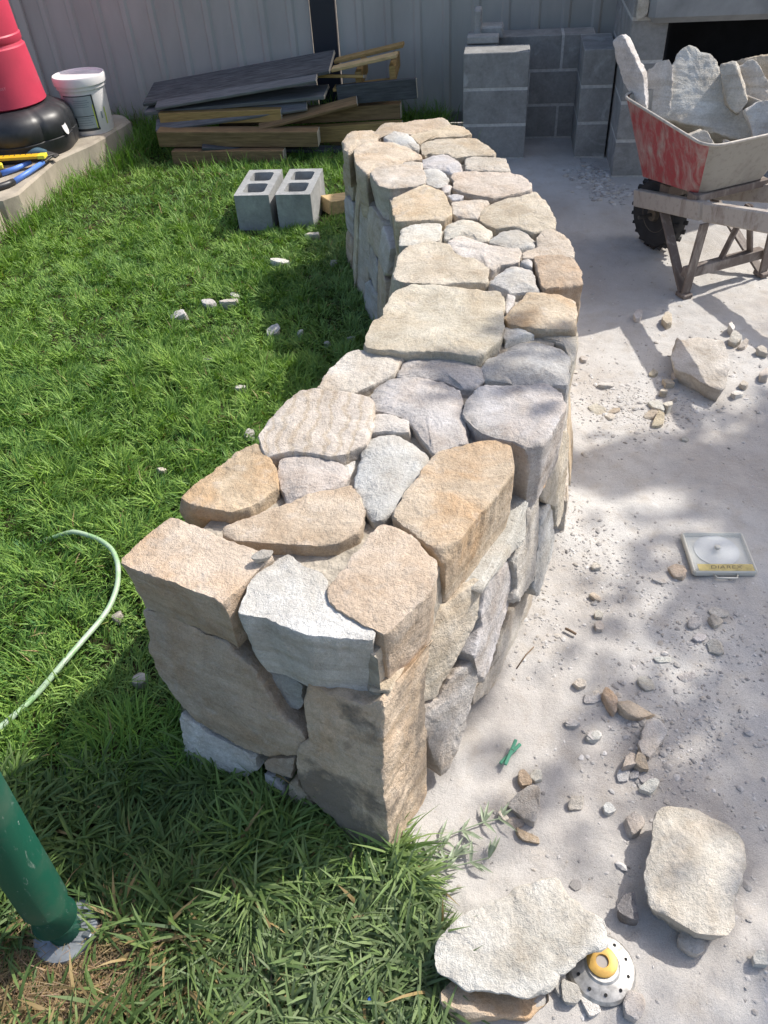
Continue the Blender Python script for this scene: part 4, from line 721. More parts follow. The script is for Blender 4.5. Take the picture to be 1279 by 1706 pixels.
def grow(name, X, Y, seg, lmul, wid, label, dense=1.0):
    n = len(X)
    dw = dist_poly(X, Y, WALLP); ds = dist_poly(X, Y, SLABX); dp = np.hypot(X - POLE[0], Y - POLE[1])
    fy = 5.95 - .174 * (X - .75); df = fy - Y
    clump = noise2(X, Y, 13, 33)
    # length
    L = .052 * lmul * (1 + .9 * noise2(X, Y, 3.0, 31)) * rng.uniform(.55, 1.25, n) * (1 + 1.1 * clump)
    L *= 1 + 1.5 * np.exp(-(ds / .09) ** 2) + 1.7 * np.exp(-(np.maximum(df, 0) / .35) ** 2) + .35 * np.exp(-(dw / .08) ** 2)
    bare = np.exp(-(np.hypot((X + .70) / .27, (Y - .56) / .13)) ** 4)          # dry patch round the pole
    bare = np.maximum(bare, .8 * np.exp(-(np.hypot((X + .30) / .16, (Y - 4.36) / .10)) ** 4))
    keep = (rng.random(n) > bare * .93) & (dp > .078)
    az = noise2(X, Y, 1.6, 40) * 6 + noise2(X, Y, 11, 41) * 9 + rng.normal(0, 1.0, n)
    th0 = np.abs(rng.normal(.45, .3, n)) + .25 * np.clip(noise2(X, Y, 3, 44) * 2, 0, 1); bend = rng.uniform(.3, 1.5, n)
    if seg == 3: th0 = th0 + .3; bend = bend * 1.1
    # colour
    g = clump * .8 + noise2(X, Y, 1.3, 52) * .6 + noise2(X, Y, 2.2, 50) * .5 + noise2(X, Y, 9, 51) * .35 + rng.normal(0, .42, n)
    col = np.stack([.155 + .095 * g, .275 + .115 * g, .050 + .02 * g], 1)
    dust = np.exp(-(np.maximum(Y - .62, 0) / .22) ** 2) * np.clip((X + .62) / .25, 0, 1)
    if seg == 3: dust = np.maximum(dust, .45)
    dust = np.maximum(dust, .5 * np.exp(-(dw / .30) ** 2) * (Y > 1.2)); dust = dust * rng.uniform(.5, 1.0, n)
    gc = np.stack([.18 + .055 * g, .225 + .06 * g, .125 + .035 * g], 1)
    col = col * (1 - dust[:, None] * .9) + gc * dust[:, None] * .9
    if seg == 3: col = col * np.where(X > -.42, .82, .58)[:, None]  # wall shade painted into the near blades: darker on the left, lighter right
    dry = rng.random(n) < (.012 + .25 * np.clip(bare * 2, 0, 1)); col[dry] = np.array([.30, .22, .10]) * rng.uniform(.6, 1.1, (dry.sum(), 1))
    col = np.clip(col, .008, .6)
    root = np.stack([X, Y, np.maximum(lawn_h(X, Y), .012) - .004], 1)
    W = wid * rng.uniform(.6, 1.25, n)
    k = keep
    blades(name, root[k], az[k], L[k], W[k], th0[k], bend[k], col[k], seg, M_GRASS, rng.normal(0, .5, n)[k], label=label, category='grass', kind='stuff')
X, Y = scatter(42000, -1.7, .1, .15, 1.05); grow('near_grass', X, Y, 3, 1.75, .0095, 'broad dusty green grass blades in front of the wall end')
X, Y = scatter(105000, -2.1, .12, 1.0, 2.9); grow('middle_lawn', X, Y, 2, 1.25, .0064, 'bright green lawn beside the curved wall')
X, Y = scatter(150000, -3.6, .62, 2.8, 6.2); grow('far_lawn', X, Y, 2, 1.05, .0068, 'bright green lawn between the slab, the blocks and the timber stack')
X, Y = scatter(60000, -2.6, .25, 2.7, 4.4); grow('upper_lawn', X, Y, 2, 1.05, .0064, 'thick green lawn around the scattered white stones')
# tall tufts along slab and fence
def tufts(name, pts, label, hgt=.17):
    Xs = []; Ys = []; Ls = []
    for (x, y, n, sp, h) in pts:
        Xs.append(rng.normal(x, sp, n)); Ys.append(rng.normal(y, sp, n)); Ls.append(rng.uniform(.45, 1.15, n) * h)
    X = np.concatenate(Xs); Y = np.concatenate(Ys); L = np.concatenate(Ls)
    k = ~in_poly(X, Y, SLABX) & ~in_poly(X, Y, WALLP); X = X[k]; Y = Y[k]; L = L[k]; n = len(X)
    g = rng.normal(0, .3, n); col = np.clip(np.stack([.15 + .06 * g, .285 + .08 * g, .04 + .015 * g], 1), .01, .5)
    dry = rng.random(n) < .10; col[dry] = np.array([.26, .20, .12]) * rng.uniform(.5, 1.1, (dry.sum(), 1))
    blades(name, np.stack([X, Y, np.full(n, .01)], 1), rng.uniform(0, 6.28, n), L, rng.uniform(.004, .007, n), np.abs(rng.normal(.12, .14, n)), rng.uniform(.2, 1.3, n), col, 3, M_GRASS, rng.normal(0, .5, n), label=label, category='grass', kind='stuff')
tp = [(-1.86, 4.62, 160, .05, .17), (-1.80, 4.85, 120, .05, .15), (-1.74, 5.05, 130, .05, .17), (-1.66, 5.25, 120, .05, .16), (-1.56, 5.48, 160, .06, .19), (-1.50, 5.7, 150, .06, .2), (-1.44, 5.9, 130, .06, .2), (-1.93, 4.42, 160, .06, .16), (-2.05, 4.3, 120, .08, .13)]
tufts('slab_edge_grass', tp, 'tall unmown grass along the edge of the concrete slab')
tp = [(x, 5.93 - .174 * (x - .75) - .07, 110, .07, random.Random(i).uniform(.15, .3)) for i, x in enumerate(np.arange(-3.2, .62, .13))]
tufts('fence_line_grass', tp, 'long shaded grass growing along the foot of the fence')
tp = [(-.30, 4.98, 90, .07, .13), (.10, 4.9, 110, .09, .14), (-.55, 5.05, 90, .08, .13), (.35, 5.05, 150, .09, .2), (.5, 5.2, 150, .09, .26), (-.95, 5.2, 90, .08, .12), (-.12, 4.25, 60, .06, .08), (.05, 4.55, 110, .1, .11)]
tufts('timber_stack_grass', tp, 'grass tufts growing in front of the timber stack')
# dry thatch round the pole
n = 4200; X = rng.normal(-.70, .17, n); Y = rng.normal(.56, .085, n)
k = ~in_poly(X, Y, WALLP) & lawn_mask(X, Y); X = X[k]; Y = Y[k]; n = len(X)
col = np.array([.36, .255, .14]) * rng.uniform(.45, 1.15, (n, 1)) * np.array([1, 1, 1]) + rng.normal(0, .012, (n, 3)); col = np.clip(col, .03, .7)
blades('dry_thatch', np.stack([X, Y, np.maximum(lawn_h(X, Y), .012) + rng.uniform(0, .012, n)], 1), rng.uniform(0, 6.28, n), rng.uniform(.02, .06, n), rng.uniform(.0014, .003, n), rng.uniform(1.1, 1.6, n), rng.uniform(-.2, .5, n), col, 2, M_GRASS, None, label='dry straw-coloured thatch around the foot of the green pole', category='grass', kind='stuff')
# grass runners creeping on to the dust: each its own plant
def runner(path, label, seed):
    rg = random.Random(seed); mb = MB(); pts = [Vector((x, y, .012)) for x, y in path]
    o = thing('grass_runner', pts[0], label, 'grass runner', 'grass runners on the dusty ground')
    mb.tube(pts, .0016, 6).build('stem', M_RUN, o)
    lf = MB()
    for i in range(1, len(pts)):
        d = (pts[i] - pts[i - 1]).normalized(); a0 = math.atan2(d.y, d.x)
        for k in range(4):
            a = a0 + rg.choice((-1, 1)) * rg.uniform(.3, 1.5); Ln = rg.uniform(.028, .055); wd = rg.uniform(.0032, .0048)
            h = Vector((math.cos(a), math.sin(a), 0)); s = Vector((-h.y, h.x, 0)); p = pts[i]
            lift = rg.uniform(.05, .5)
            q = [p, p + h * Ln * .45 + Vector((0, 0, Ln * lift * .5)), p + h * Ln + Vector((0, 0, Ln * lift * .45))]
            Vv = [q[0] - s * wd * .5, q[0] + s * wd * .5, q[1] - s * wd + Vector((0, 0, .0012)), q[1], q[1] + s * wd + Vector((0, 0, .0012)), q[2]]
            lf.add(Vv, [[0, 3, 2], [0, 1, 3], [1, 4, 3], [2, 3, 5], [3, 4, 5]])
    lf.build('leaf_set', M_RUN, o)
M_RUN = simple('runner_leaf', (.23, .28, .18), .55, nscale=30, namt=.25)
runner([(.02, .80), (.07, .815), (.12, .83), (.17, .845), (.205, .85)], 'dusty grass runner reaching furthest over the sand, nearest the triangular stone', 1)
runner([(.03, .745), (.08, .75), (.13, .758), (.17, .765)], 'dusty grass runner just beyond the big pale flat rock, lowest of three', 2)
runner([(.0, .79), (.035, .80), (.07, .79), (.095, .775)], 'short dusty grass runner hugging the foot of the wall corner', 3)
# ------------------------------------------------------------------ fence
FD = Vector((.985, -.171, 0)).normalized(); FN = Vector((-.171, -.985, 0)).normalized()      # along, outward to camera
FO = Vector((.75, 5.92, 0))
M_FENCE = simple('grey_steel_sheet', (.42, .41, .38), .55, nscale=4, namt=.12, spec=.4, stretch=(1, 1, .3))
M_POST = simple('dark_post', (.012, .016, .028), .5)
fence = thing('steel_fence', FO, 'tall grey ribbed steel sheet fence along the back', 'fence')
def fpt(s, d, z): return FO + FD * s + FN * d + Vector((0, 0, z))
def panel(s0, s1):
    prof = []; s = s0
    while s < s1 - .19:
        prof += [(s, 0), (s + .118, 0), (s + .133, .016), (s + .165, .016), (s + .18, 0)]; s += .19
    prof.append((s1, 0)); V = []; F = []
    for q, d in prof: V += [fpt(q, d, .02), fpt(q, d, .9), fpt(q, d, 1.62)]
    for i in range(len(prof) - 1):
        for k in (0, 1): F.append([3 * i + k, 3 * i + 3 + k, 3 * i + 4 + k, 3 * i + 1 + k])
    mesh_obj('panel', V, F, M_FENCE, fence)
for a, b in ((-5.2, -3.05), (-3.0, -1.01), (-.83, 1.6), (1.62, 4.0)): panel(a, b)
rotF = Matrix((FD, -FN, Vector((0, 0, 1)))).transposed()
for s, wd in ((-.92, .165), (-3.025, .06), (1.61, .05)):
    MB().box(fpt(s, .0, .82), (wd, .05, 1.66), rotF, .004).build('post', M_POST if wd > .1 else M_FENCE, fence)
MB().box(fpt(-.6, -.02, 1.62), (9.2, .045, .05), rotF).build('top_rail', M_FENCE, fence)
MB().box(fpt(-.6, -.02, .05), (9.2, .04, .07), rotF).build('bottom_rail', M_FENCE, fence)

# ------------------------------------------------------------------ grey block work at the back
def block_mat(name, col):
    m, t, b = newmat(name); v = coords(t)
    n1 = ntex(t, v, 9, 6, .6, .5); n2 = ntex(t, v, 60, 5, .7)
    c = mixc(t, ramp(t, n1, [(.35, 0), (.7, 1)]), tuple(x * .78 for x in col), tuple(x * 1.12 for x in col))
    c = mixc(t, mathn(t, 'MULTIPLY', ramp(t, ntex(t, v, 5, 4, .6, 1.0), [(.6, 0), (.7, 1)]), .5), c, (.5, .5, .5))
    c = mixc(t, 1.0, c, ramp(t, n2, [(.3, .85), (.7, 1.1)]), 'MULTIPLY')
    t.links.new(c, b.inputs['Base Color']); b.inputs['Roughness'].default_value = .95; b.inputs['Specular IOR Level'].default_value = .2
    bump(t, b, ntex(t, v, 150, 5, .7), .7, .003); return m
M_BLOCK = block_mat('grey_block', (.30, .295, .285)); M_BLOCK2 = block_mat('pale_grey_block', (.34, .345, .34)); M_MORTAR = simple('mortar', (.48, .47, .45), .95, nscale=40, namt=.2, bscale=90, spec=.1)
YAW = -.172
rotB = Matrix.Rotation(YAW, 3, 'Z')
def masonry(name, org, label, cat, blocks, mat, mort):
    """blocks: (x0, x1, y0, y1, z0, z1) in the local frame; each block an object of its own"""
    o = thing(name, org, label, cat); O = Vector(org); cache = {}
    for (x0, x1, y0, y1, z0, z1) in blocks:
        size = (round(x1 - x0 - .012, 3), round(y1 - y0 - .012, 3), round(z1 - z0 - .013, 3))
        c = O + rotB @ Vector(((x0 + x1) / 2, (y0 + y1) / 2, (z0 + z1) / 2))
        if size not in cache:
            mb = MB().box((0, 0, 0), size, rotB, .004)
            b = mesh_obj('block', [Vector(v) + c for v in mb.V], mb.F, mat, o, c); cache[size] = b
        else:
            b = cache[size].copy(); COL.objects.link(b); b.parent = o; b.location = c - O; ORG[b.name] = c
        b.color = (1, 1, 1, 1)
    mb = MB()
    for (x0, x1, y0, y1, z0, z1) in mort:
        mb.box(O + rotB @ Vector(((x0 + x1) / 2, (y0 + y1) / 2, (z0 + z1) / 2)), (x1 - x0, y1 - y0, z1 - z0), rotB)
    mb.build('mortar', M_MORTAR, o)
    return o
bl = []
for k in range(3):
    z0, z1 = k * .2, k * .2 + .2
    bl.append((0, .395, 0, .2, z0, z1))                                   # left pier front
    bl.append((0, .2, .2, .595, z0, z1))                                  # left return
    if k % 2 == 0: bl += [(.2, .595, .40, .6, z0, z1), (.595, .79, .40, .6, z0, z1)]
    else: bl += [(.2, .40, .40, .6, z0, z1), (.40, .79, .40, .6, z0, z1)]
    bl += [(.69, .885, 0, .2, z0, z1), (.69, .885, .2, .40, z0, z1)] if k % 2 else [(.69, .885, 0, .40, z0, z1)]
mo = [(.008, .387, .008, .194, -.02, .592), (.008, .192, .19, .585, -.02, .592), (.19, .785, .408, .592, -.02, .592), (.698, .877, .008, .41, -.02, .592)]
masonry('block_bay', (.652, 5.192, 0), 'U-shaped base of dusty grey concrete blocks against the fence', 'block wall', bl, M_BLOCK, mo)
oc = thing('block_offcut', Vector((.652, 5.192, .596)) + rotB @ Vector((.13, .36, 0)), 'broken L-shaped grey block piece standing on the block base', 'block piece')
O = ORG[oc.name]
MB().box(O + Vector((-.055, 0, .085)), (.045, .13, .16), rotB, .008).build('upright', M_BLOCK2, oc)
MB().box(O + Vector((.03, 0, .04)), (.14, .13, .07), rotB, .01).build('foot', M_BLOCK2, oc)
setp(MB().box(Vector((.652, 5.192, .596)) + rotB @ Vector((.11, .245, .024)), (.19, .09, .04), rotB, .006).build('block_slice', M_BLOCK2), 'thin flat grey block slice lying on top of the block base', 'block piece')
# the tall block fireplace at the right
bl = []; mo = []
for k in range(11):
    z0, z1 = k * .2, k * .2 + .2
    bl.append((0, .2, 0, .39, z0, z1)); bl.append((0, .2, .39, .78, z0, z1))
    bl.append((1.25, 1.45, 0, .39, z0, z1)); bl.append((1.25, 1.45, .39, .78, z0, z1))
    if k >= 5: bl += [(.2, .725, 0, .2, z0, z1), (.725, 1.25, 0, .2, z0, z1)]
mo = [(.008, .192, .008, .77, -.02, 2.19), (1.258, 1.44, .008, .77, -.02, 2.19), (.19, 1.26, .008, .19, 1.01, 2.19)]
fp = masonry('block_fireplace', (1.465, 4.70, 0), 'tall grey block fireplace with a dark opening behind the wheelbarrow', 'fireplace', bl, M_BLOCK, mo)
O = Vector((1.465, 4.70, 0))
M_NEARBLACK = simple('near_black', (.012, .013, .016), .95, nscale=5, namt=.4)  # near-black colour of the firebox lining
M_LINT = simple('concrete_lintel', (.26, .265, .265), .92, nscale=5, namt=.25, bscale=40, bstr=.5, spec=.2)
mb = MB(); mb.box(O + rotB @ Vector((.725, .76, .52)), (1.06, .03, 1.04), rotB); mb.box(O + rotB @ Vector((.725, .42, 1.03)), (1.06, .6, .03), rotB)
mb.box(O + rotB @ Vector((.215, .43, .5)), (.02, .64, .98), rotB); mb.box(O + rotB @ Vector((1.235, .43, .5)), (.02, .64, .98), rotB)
mb.build('firebox_lining', M_NEARBLACK, fp)
MB().box(O + rotB @ Vector((.74, .03, .92)), (1.32, .18, .27), rotB, .03).build('lintel', M_LINT, fp)
MB().box(O + rotB @ Vector((.725, .40, .25)), (1.04, .62, .08), rotB, .01).build('hearth_slab', M_LINT, fp)
setp(stone('stone', [tuple(O + rotB @ Vector(q)) for q in ((.02, -.03, .80), (.07, -.035, .79), (.075, -.035, .92), (.06, -.03, .95), (.02, -.03, .94))], (rotB @ Vector((0, .1, 0)))[:], 'pale', .1, .015, .01, fp, 77))

# two hollow blocks on the lawn
def hollow_block(org, yaw, label):
    o = thing('hollow_block', org, label, 'concrete block', 'hollow concrete blocks on the lawn')
    rot = Matrix.Rotation(yaw, 3, 'Z'); w_, l_, h_ = .19, .39, .19
    bm = bmesh.new()
    def rrect(x0, x1, y0, y1, r, z, n=4):
        out = []
        for cx, cy, a0 in ((x1 - r, y1 - r, 0), (x0 + r, y1 - r, 90), (x0 + r, y0 + r, 180), (x1 - r, y0 + r, 270)):
            for k in range(n + 1):
                a = R(a0 + 90 * k / n); out.append(bm.verts.new((cx + r * math.cos(a), cy + r * math.sin(a), z)))
        return out
    holes = [(.036, w_ - .036, .042, .175), (.036, w_ - .036, .215, .348)]
    for z in (0, h_):
        loops = [rrect(0, w_, 0, l_, .004, z, 2)] + [rrect(*h, .022, z) for h in holes]
        edges = []
        for lp in loops:
            for i in range(len(lp)): edges.append(bm.edges.new((lp[i], lp[(i + 1) % len(lp)])))
        bmesh.ops.triangle_fill(bm, use_beauty=True, edges=edges)
        if z == 0: lower = loops
        else: upper = loops
    for lo, hi in zip(lower, upper):
        for i in range(len(lo)): bm.faces.new((lo[i], lo[(i + 1) % len(lo)], hi[(i + 1) % len(lo)], hi[i]))
    bmesh.ops.recalc_face_normals(bm, faces=bm.faces)
    bm.verts.index_update()
    V = [Vector(org) + rot @ v.co for v in bm.verts]; F = [[v.index for v in f.verts] for f in bm.faces]; bm.free()
    mesh_obj('block_body', V, F, M_BLOCK2, o)
hollow_block((-.450, 4.253, .012), -.162, 'grey hollow concrete block on the lawn, the right one nearest the stone wall')
hollow_block((-.672, 4.284, .012), -.141, 'grey hollow concrete block on the lawn, the left one of the pair')
M_PINE = simple('pale_pine', (.50, .36, .18), .8, nscale=8, namt=.25, stretch=(1, 8, 8), bscale=30)
t_ = thing('timber_offcut', (-.14, 4.45, .01), 'short pale timber offcut on the grass between the blocks and wall', 'timber')
MB().box((-.13, 4.46, .055), (.16, .12, .075), Matrix.Rotation(.5, 3, 'Z') @ Matrix.Rotation(.12, 3, 'Y'), .003).build('timber_body', M_PINE, t_)

# ------------------------------------------------------------------ timber stack
def wood(name, col, amt=.35):
    return simple(name, col, .85, nscale=7, namt=amt, stretch=(1.2, 14, 14), bscale=40, bstr=.4, bdist=.002, spec=.25)
M_WG = wood('grey_weathered_board', (.14, .145, .15)); M_WB = wood('brown_beam', (.20, .135, .07)); M_WT = wood('tan_timber', (.34, .225, .09)); M_WD = wood('dark_board', (.07, .075, .08)); M_WE = simple('sawn_end', (.5, .45, .36), .85); M_WG2 = wood('dark_grey_sheet', (.085, .088, .092), .65)
def plank(name, p, q, wd, ht, mat, label, roll=0.0, cat='timber', ends=True):
    p = Vector(p); q = Vector(q); d = (q - p).normalized()
    sd = d.cross(Vector((0, 0, 1))).normalized(); uv = sd.cross(d)
    u2 = uv * math.cos(roll) + sd * math.sin(roll); s2 = sd * math.cos(roll) - uv * math.sin(roll)
    rot = Matrix((d, -s2, u2)).transposed(); L = (q - p).length
    o = thing(name, (p + q) / 2, label, cat, 'timber in the stack by the fence')
    mb = MB().box((0, 0, 0), (L, wd, ht), None, .003)
    me = bpy.data.meshes.new('board'); me.from_pydata(mb.V, [], mb.F)
    b = link_mesh('board', me, mat, o, (p + q) / 2); b.rotation_euler = rot.to_euler()
    if ends:
        me = bpy.data.meshes.new('sawn_end'); mb = MB().box((L / 2 + .0015, 0, 0), (.002, wd * .96, ht * .94)); me.from_pydata(mb.V, [], mb.F)
        e = link_mesh('sawn_end', me, M_WE, o, (p + q) / 2); e.rotation_euler = rot.to_euler()
    return o
plank('beam', (-1.20, 5.50, .055), (-.47, 5.38, .045), .09, .09, M_WB, 'lowest brown timber beam of the stack, half hidden in grass')
plank('beam', (-1.28, 5.56, .165), (-.24, 5.40, .14), .09, .095, M_WB, 'long brown beam, second from the ground in the stack', .1)
plank('beam', (-1.26, 5.68, .255), (-.46, 5.545, .26), .12, .075, M_WT, 'tan beam with a sawn end, third up in the stack', .05)
plank('beam', (-1.1, 5.78, .06), (.1, 5.58, .06), .12, .10, M_WB, 'brown bearer beam at the back under the stacked boards', ends=False)
plank('beam', (-.9, 5.74, .20), (.30, 5.54, .225), .08, .09, M_WB, 'brown beam running towards the wall below the pallet')
plank('beam', (-.55, 5.62, .10), (.30, 5.46, .13), .06, .10, M_WT, 'lower tan plank end beside the far end of the wall')
plank('board', (-.10, 5.555, .335), (.40, 5.465, .365), .03, .115, M_WD, 'dark wet-looking board with white end below the pallet', .0)
plank('grey_board', (-1.36, 5.78, .285), (-.17, 5.575, .355), .20, .022, M_WG, 'thin weathered grey board under the wide dark sheet', .10)
plank('grey_sheet', (-1.36, 5.87, .345), (-.12, 5.655, .505), .29, .022, M_WG2, 'wide dark grey sheet sloping over the top of the timber stack', .20, 'sheet')
plank('thin_board', (-1.28, 5.66, .325), (-.22, 5.50, .455), .09, .018, M_WG, 'pale grey weathered board lying along the near edge of the sheet', .25)
plank('thin_board', (-1.30, 5.62, .215), (-.30, 5.52, .305), .10, .018, M_WG, 'thin grey board leaning low across the front of the stack', .5)
plank('thin_board', (-.62, 5.50, .20), (.02, 5.47, .315), .09, .018, M_WB, 'short brown board poking out below the grey board', .3)
plank('thin_board', (-1.0, 5.46, .115), (-.10, 5.50, .02), .07, .02, M_WD, 'dark thin board slanting down to the grass at the stack foot', .2)
plank('thin_board', (-.42, 5.70, .435), (.08, 5.56, .43), .08, .018, M_WT, 'ragged tan board end between the dark sheet and the pallet', -.2)
pal = thing('pallet', (.1, 5.62, .3), 'tan wooden pallet end sticking out beside the dark sheet', 'pallet')
def pbar(nm, p, q, a, b, m): return MB().bar(p, q, a, b, bevel=.003).build(nm, m, pal)
pbar('slat', (-.12, 5.60, .475), (.29, 5.53, .545), .09, .02, M_PINE); pbar('slat', (-.10, 5.74, .49), (.34, 5.665, .57), .09, .02, M_WT)
pbar('bearer', (.255, 5.53, .44), (.30, 5.78, .47), .04, .09, M_WT); pbar('bearer', (.04, 5.57, .41), (.09, 5.82, .44), .04, .09, M_WT)
pbar('slat', (-.12, 5.60, .365), (.27, 5.535, .40), .09, .02, M_WT)

# ------------------------------------------------------------------ bag, bucket and tools on the slab
M_BLACK = simple('black_plastic', (.022, .023, .026), .42, nscale=30, namt=.3, bscale=300, bstr=.15, bdist=.001)
M_RED = simple('red_vinyl', (.50, .04, .08), .5, nscale=5, namt=.12, bscale=120, bstr=.1)
M_WHITEP = simple('white_plastic', (.74, .71, .70), .4, nscale=9, namt=.1)
BC = Vector((-2.12, 5.42, .2))
bag = thing('punching_bag', BC, 'red freestanding punching bag on a rounded black plastic base', 'punching bag')
def rings(c, prof, n, shape):
    V = []; F = []
    for r_, z_ in prof:
        for j in range(n):
            a = 2 * math.pi * j / n; s = shape(a, z_)
            V.append(Vector(c) + Vector((math.cos(a) * r_ * s, math.sin(a) * r_ * s, z_)))
    for i in range(len(prof) - 1):
        for j in range(n): F.append([i * n + j, i * n + (j + 1) % n, (i + 1) * n + (j + 1) % n, (i + 1) * n + j])
    F.append([(len(prof) - 1) * n + j for j in range(n)]); return V, F
def bshape(a, z):
    k = (a * 8 / (2 * math.pi)) % 1.0; g = 1.0
    if .08 < z < .26 and (k < .07 or k > .93): g = .965
    return g * (1 + .02 * math.cos(8 * a + math.pi))
V, F = rings(BC, [(.34, 0), (.352, .02), (.357, .09), (.351, .094), (.355, .10), (.352, .16), (.343, .195), (.318, .225), (.265, .250), (.235, .258), (.2, .262)], 96, bshape)
auto_smooth(mesh_obj('base', V, F, M_BLACK, bag), 50)
a = -.35
ax = Vector((math.cos(a), math.sin(a), 0)); ty = Vector((-ax.y, ax.x, 0))
V = [BC + ax * (.362 if k < 4 else .363) + ty * (.022 * math.cos(2 * math.pi * k / 12)) + Vector((0, 0, .135 + .042 * math.sin(2 * math.pi * k / 12))) - ax * .012 * math.sin(2 * math.pi * k / 12) for k in range(12)]
mesh_obj('white_sticker', V, [list(range(12))], M_WHITEP, bag)
prof = [(.215, .262), (.232, .272), (.228, .30), (.205, .545), (.203, .565), (.194, .572), (.190, .585), (.196, .597), (.196, .625), (.19, .632), (.175, 1.0), (.168, 1.6), (.16, 1.75), (.1, 1.79), (.01, 1.8)]
auto_smooth(MB().lathe(BC, prof, 64).build('bag_body', M_RED, bag), 30)
fc = bpy.data.curves.new('printed_line', 'FONT'); fc.body = 'ITALIA. BE RESIST'; fc.size = .019; fc.align_x = 'LEFT'; fc.space_character = 1.25
tmp = bpy.data.objects.new('tmp', fc); COL.objects.link(tmp); dg = bpy.context.evaluated_depsgraph_get()
me = bpy.data.meshes.new_from_object(tmp.evaluated_get(dg)); bpy.data.objects.remove(tmp)
V = []
for v in me.vertices:
    an = -1.95 + v.co.x / .225; zz = .375 + v.co.y; rr = np.interp(zz, [.30, .545], [.2285, .2055])
    V.append((BC.x + rr * math.cos(an), BC.y + rr * math.sin(an), BC.z + zz))
mesh_obj('printed_line', V, [list(p.vertices) for p in me.polygons], simple('pale_print', (.66, .26, .32), .5), bag)

KC = Vector((-1.735, 5.70, .2))
bk = thing('bucket', KC, 'white lidded plastic bucket with grey label on the concrete slab', 'bucket')
auto_smooth(MB().lathe(KC, [(.134, 0), (.137, .004), (.144, .26), (.144, .268)], 56).build('body', M_WHITEP, bk), 40)
auto_smooth(MB().lathe(KC, [(.146, .262), (.154, .264), (.154, .285), (.163, .287), (.165, .325), (.160, .335), (.152, .334), (.148, .324), (.01, .322)], 56).build('lid', M_WHITEP, bk), 35)
def wrap(nm, a0, a1, z0, z1, mat, pr=.0016, n=14):
    V = []; F = []
    for i in range(n + 1):
        an = a0 + (a1 - a0) * i / n
        for z in (z0, z1):
            rr = .1368 + .0275 * z + pr
            V.append((KC.x + rr * math.cos(an), KC.y + rr * math.sin(an), KC.z + z))
    for i in range(n): F.append([2 * i, 2 * i + 2, 2 * i + 3, 2 * i + 1])
    return mesh_obj(nm, V, F, mat, bk)
M_LAB = simple('grey_label', (.36, .40, .42), .5, nscale=20, namt=.1); M_INK = simple('label_ink', (.03, .035, .04), .5); M_LIME = simple('lime_strip', (.45, .55, .05), .5); M_INK2 = simple('label_small_print', (.22, .25, .27), .5)
wrap('label_sheet', -2.35, -.95, .042, .235, M_LAB); wrap('label_band', -2.35, -.93, .028, .044, M_INK, .0022); wrap('label_band', -2.35, -.95, .232, .238, M_INK, .0022)
wrap('label_strip', -1.02, -.95, .04, .235, M_INK, .0022, 3); wrap('label_strip', -1.06, -1.02, .04, .18, M_LIME, .0022, 3)
for k, z in enumerate((.062, .076, .09, .104, .17, .182, .194, .206)): wrap('print_line', -1.85, -1.15 - .05 * (k % 3), z, z + .004, M_INK2, .0024, 8)
wrap('print_block', -2.0, -1.88, .055, .11, M_INK, .0024, 3); wrap('print_line', -1.95, -1.06, .115, .119, M_INK, .0024, 10)
wrap('label_strip', -.52, -.46, .05, .15, M_LIME, .0022, 3); wrap('print_block', -.74, -.66, .09, .13, M_INK2, .0022, 3)

M_BLUE = simple('blue_grip', (.10, .22, .62), .45, nscale=14, namt=.15); M_YEL = simple('yellow_ruler', (.75, .42, .02), .45); M_YEL2 = simple('yellow_cap', (.85, .70, .05), .4); M_GREYB = simple('dark_blue_plastic', (.06, .11, .15), .4, nscale=20, namt=.2); M_STEEL = simple('dark_steel', (.10, .095, .09), .45, .6, nscale=20, namt=.3)
S = .2
cut = thing('loppers', (-1.98, 4.75, S), 'blue-handled cutters with black grips lying on the slab edge', 'cutters')
MB().tube([(-1.865, 4.99, S + .03), (-1.92, 4.85, S + .02), (-1.965, 4.72, S + .016)], [.013, .015, .016], 12).build('handle', M_BLUE, cut, smooth=True)
MB().tube([(-1.945, 5.01, S + .03), (-2.02, 4.94, S + .02), (-2.085, 4.875, S + .018)], [.013, .015, .016], 12).build('handle', M_BLUE, cut, smooth=True)
MB().tube([(-1.965, 4.72, S + .017), (-1.985, 4.68, S + .018), (-2.04, 4.62, S + .019), (-2.12, 4.60, S + .019)], [.019, .02, .019, .016], 12).build('grip', M_BLACK, cut, smooth=True)
MB().tube([(-2.085, 4.875, S + .018), (-2.11, 4.86, S + .018), (-2.2, 4.82, S + .018)], [.019, .02, .018], 12).build('grip', M_BLACK, cut, smooth=True)
MB().bar((-1.865, 4.99, S + .03), (-1.84, 5.13, S + .03), .03, .012, bevel=.003).build('blade', M_STEEL, cut)
MB().bar((-1.945, 5.01, S + .035), (-1.83, 5.10, S + .04), .026, .01, bevel=.003).build('blade', M_STEEL, cut)
rl = thing('folding_ruler', (-2.05, 5.0, S + .05), 'yellow ruler lying across the blue cutter handles', 'ruler')
MB().bar((-2.38, 5.02, S + .062), (-1.885, 5.005, S + .062), .055, .016, bevel=.002).build('rule_body', M_YEL, rl)
MB().bar((-1.884, 5.0049, S + .0615), (-1.842, 5.0035, S + .0615), .058, .02, bevel=.002).build('end_cap', M_YEL2, rl)
for k in range(14): MB().bar((-2.36 + k * .033, 5.0375, S + .0712), (-2.36 + k * .033, 5.0375 - (.018 if k % 2 else .028), S + .0712), .003, .002).build('tick_mark', M_INK, rl)
sc_ = thing('yellow_clip', (-2.115, 4.915, S), 'small bright yellow clip end beside the blue handle at the picture edge', 'clip')
MB().box((-2.105, 4.925, S + .045), (.05, .04, .03), Matrix.Rotation(.4, 3, 'Z'), .006).build('clip_body', M_YEL2, sc_)
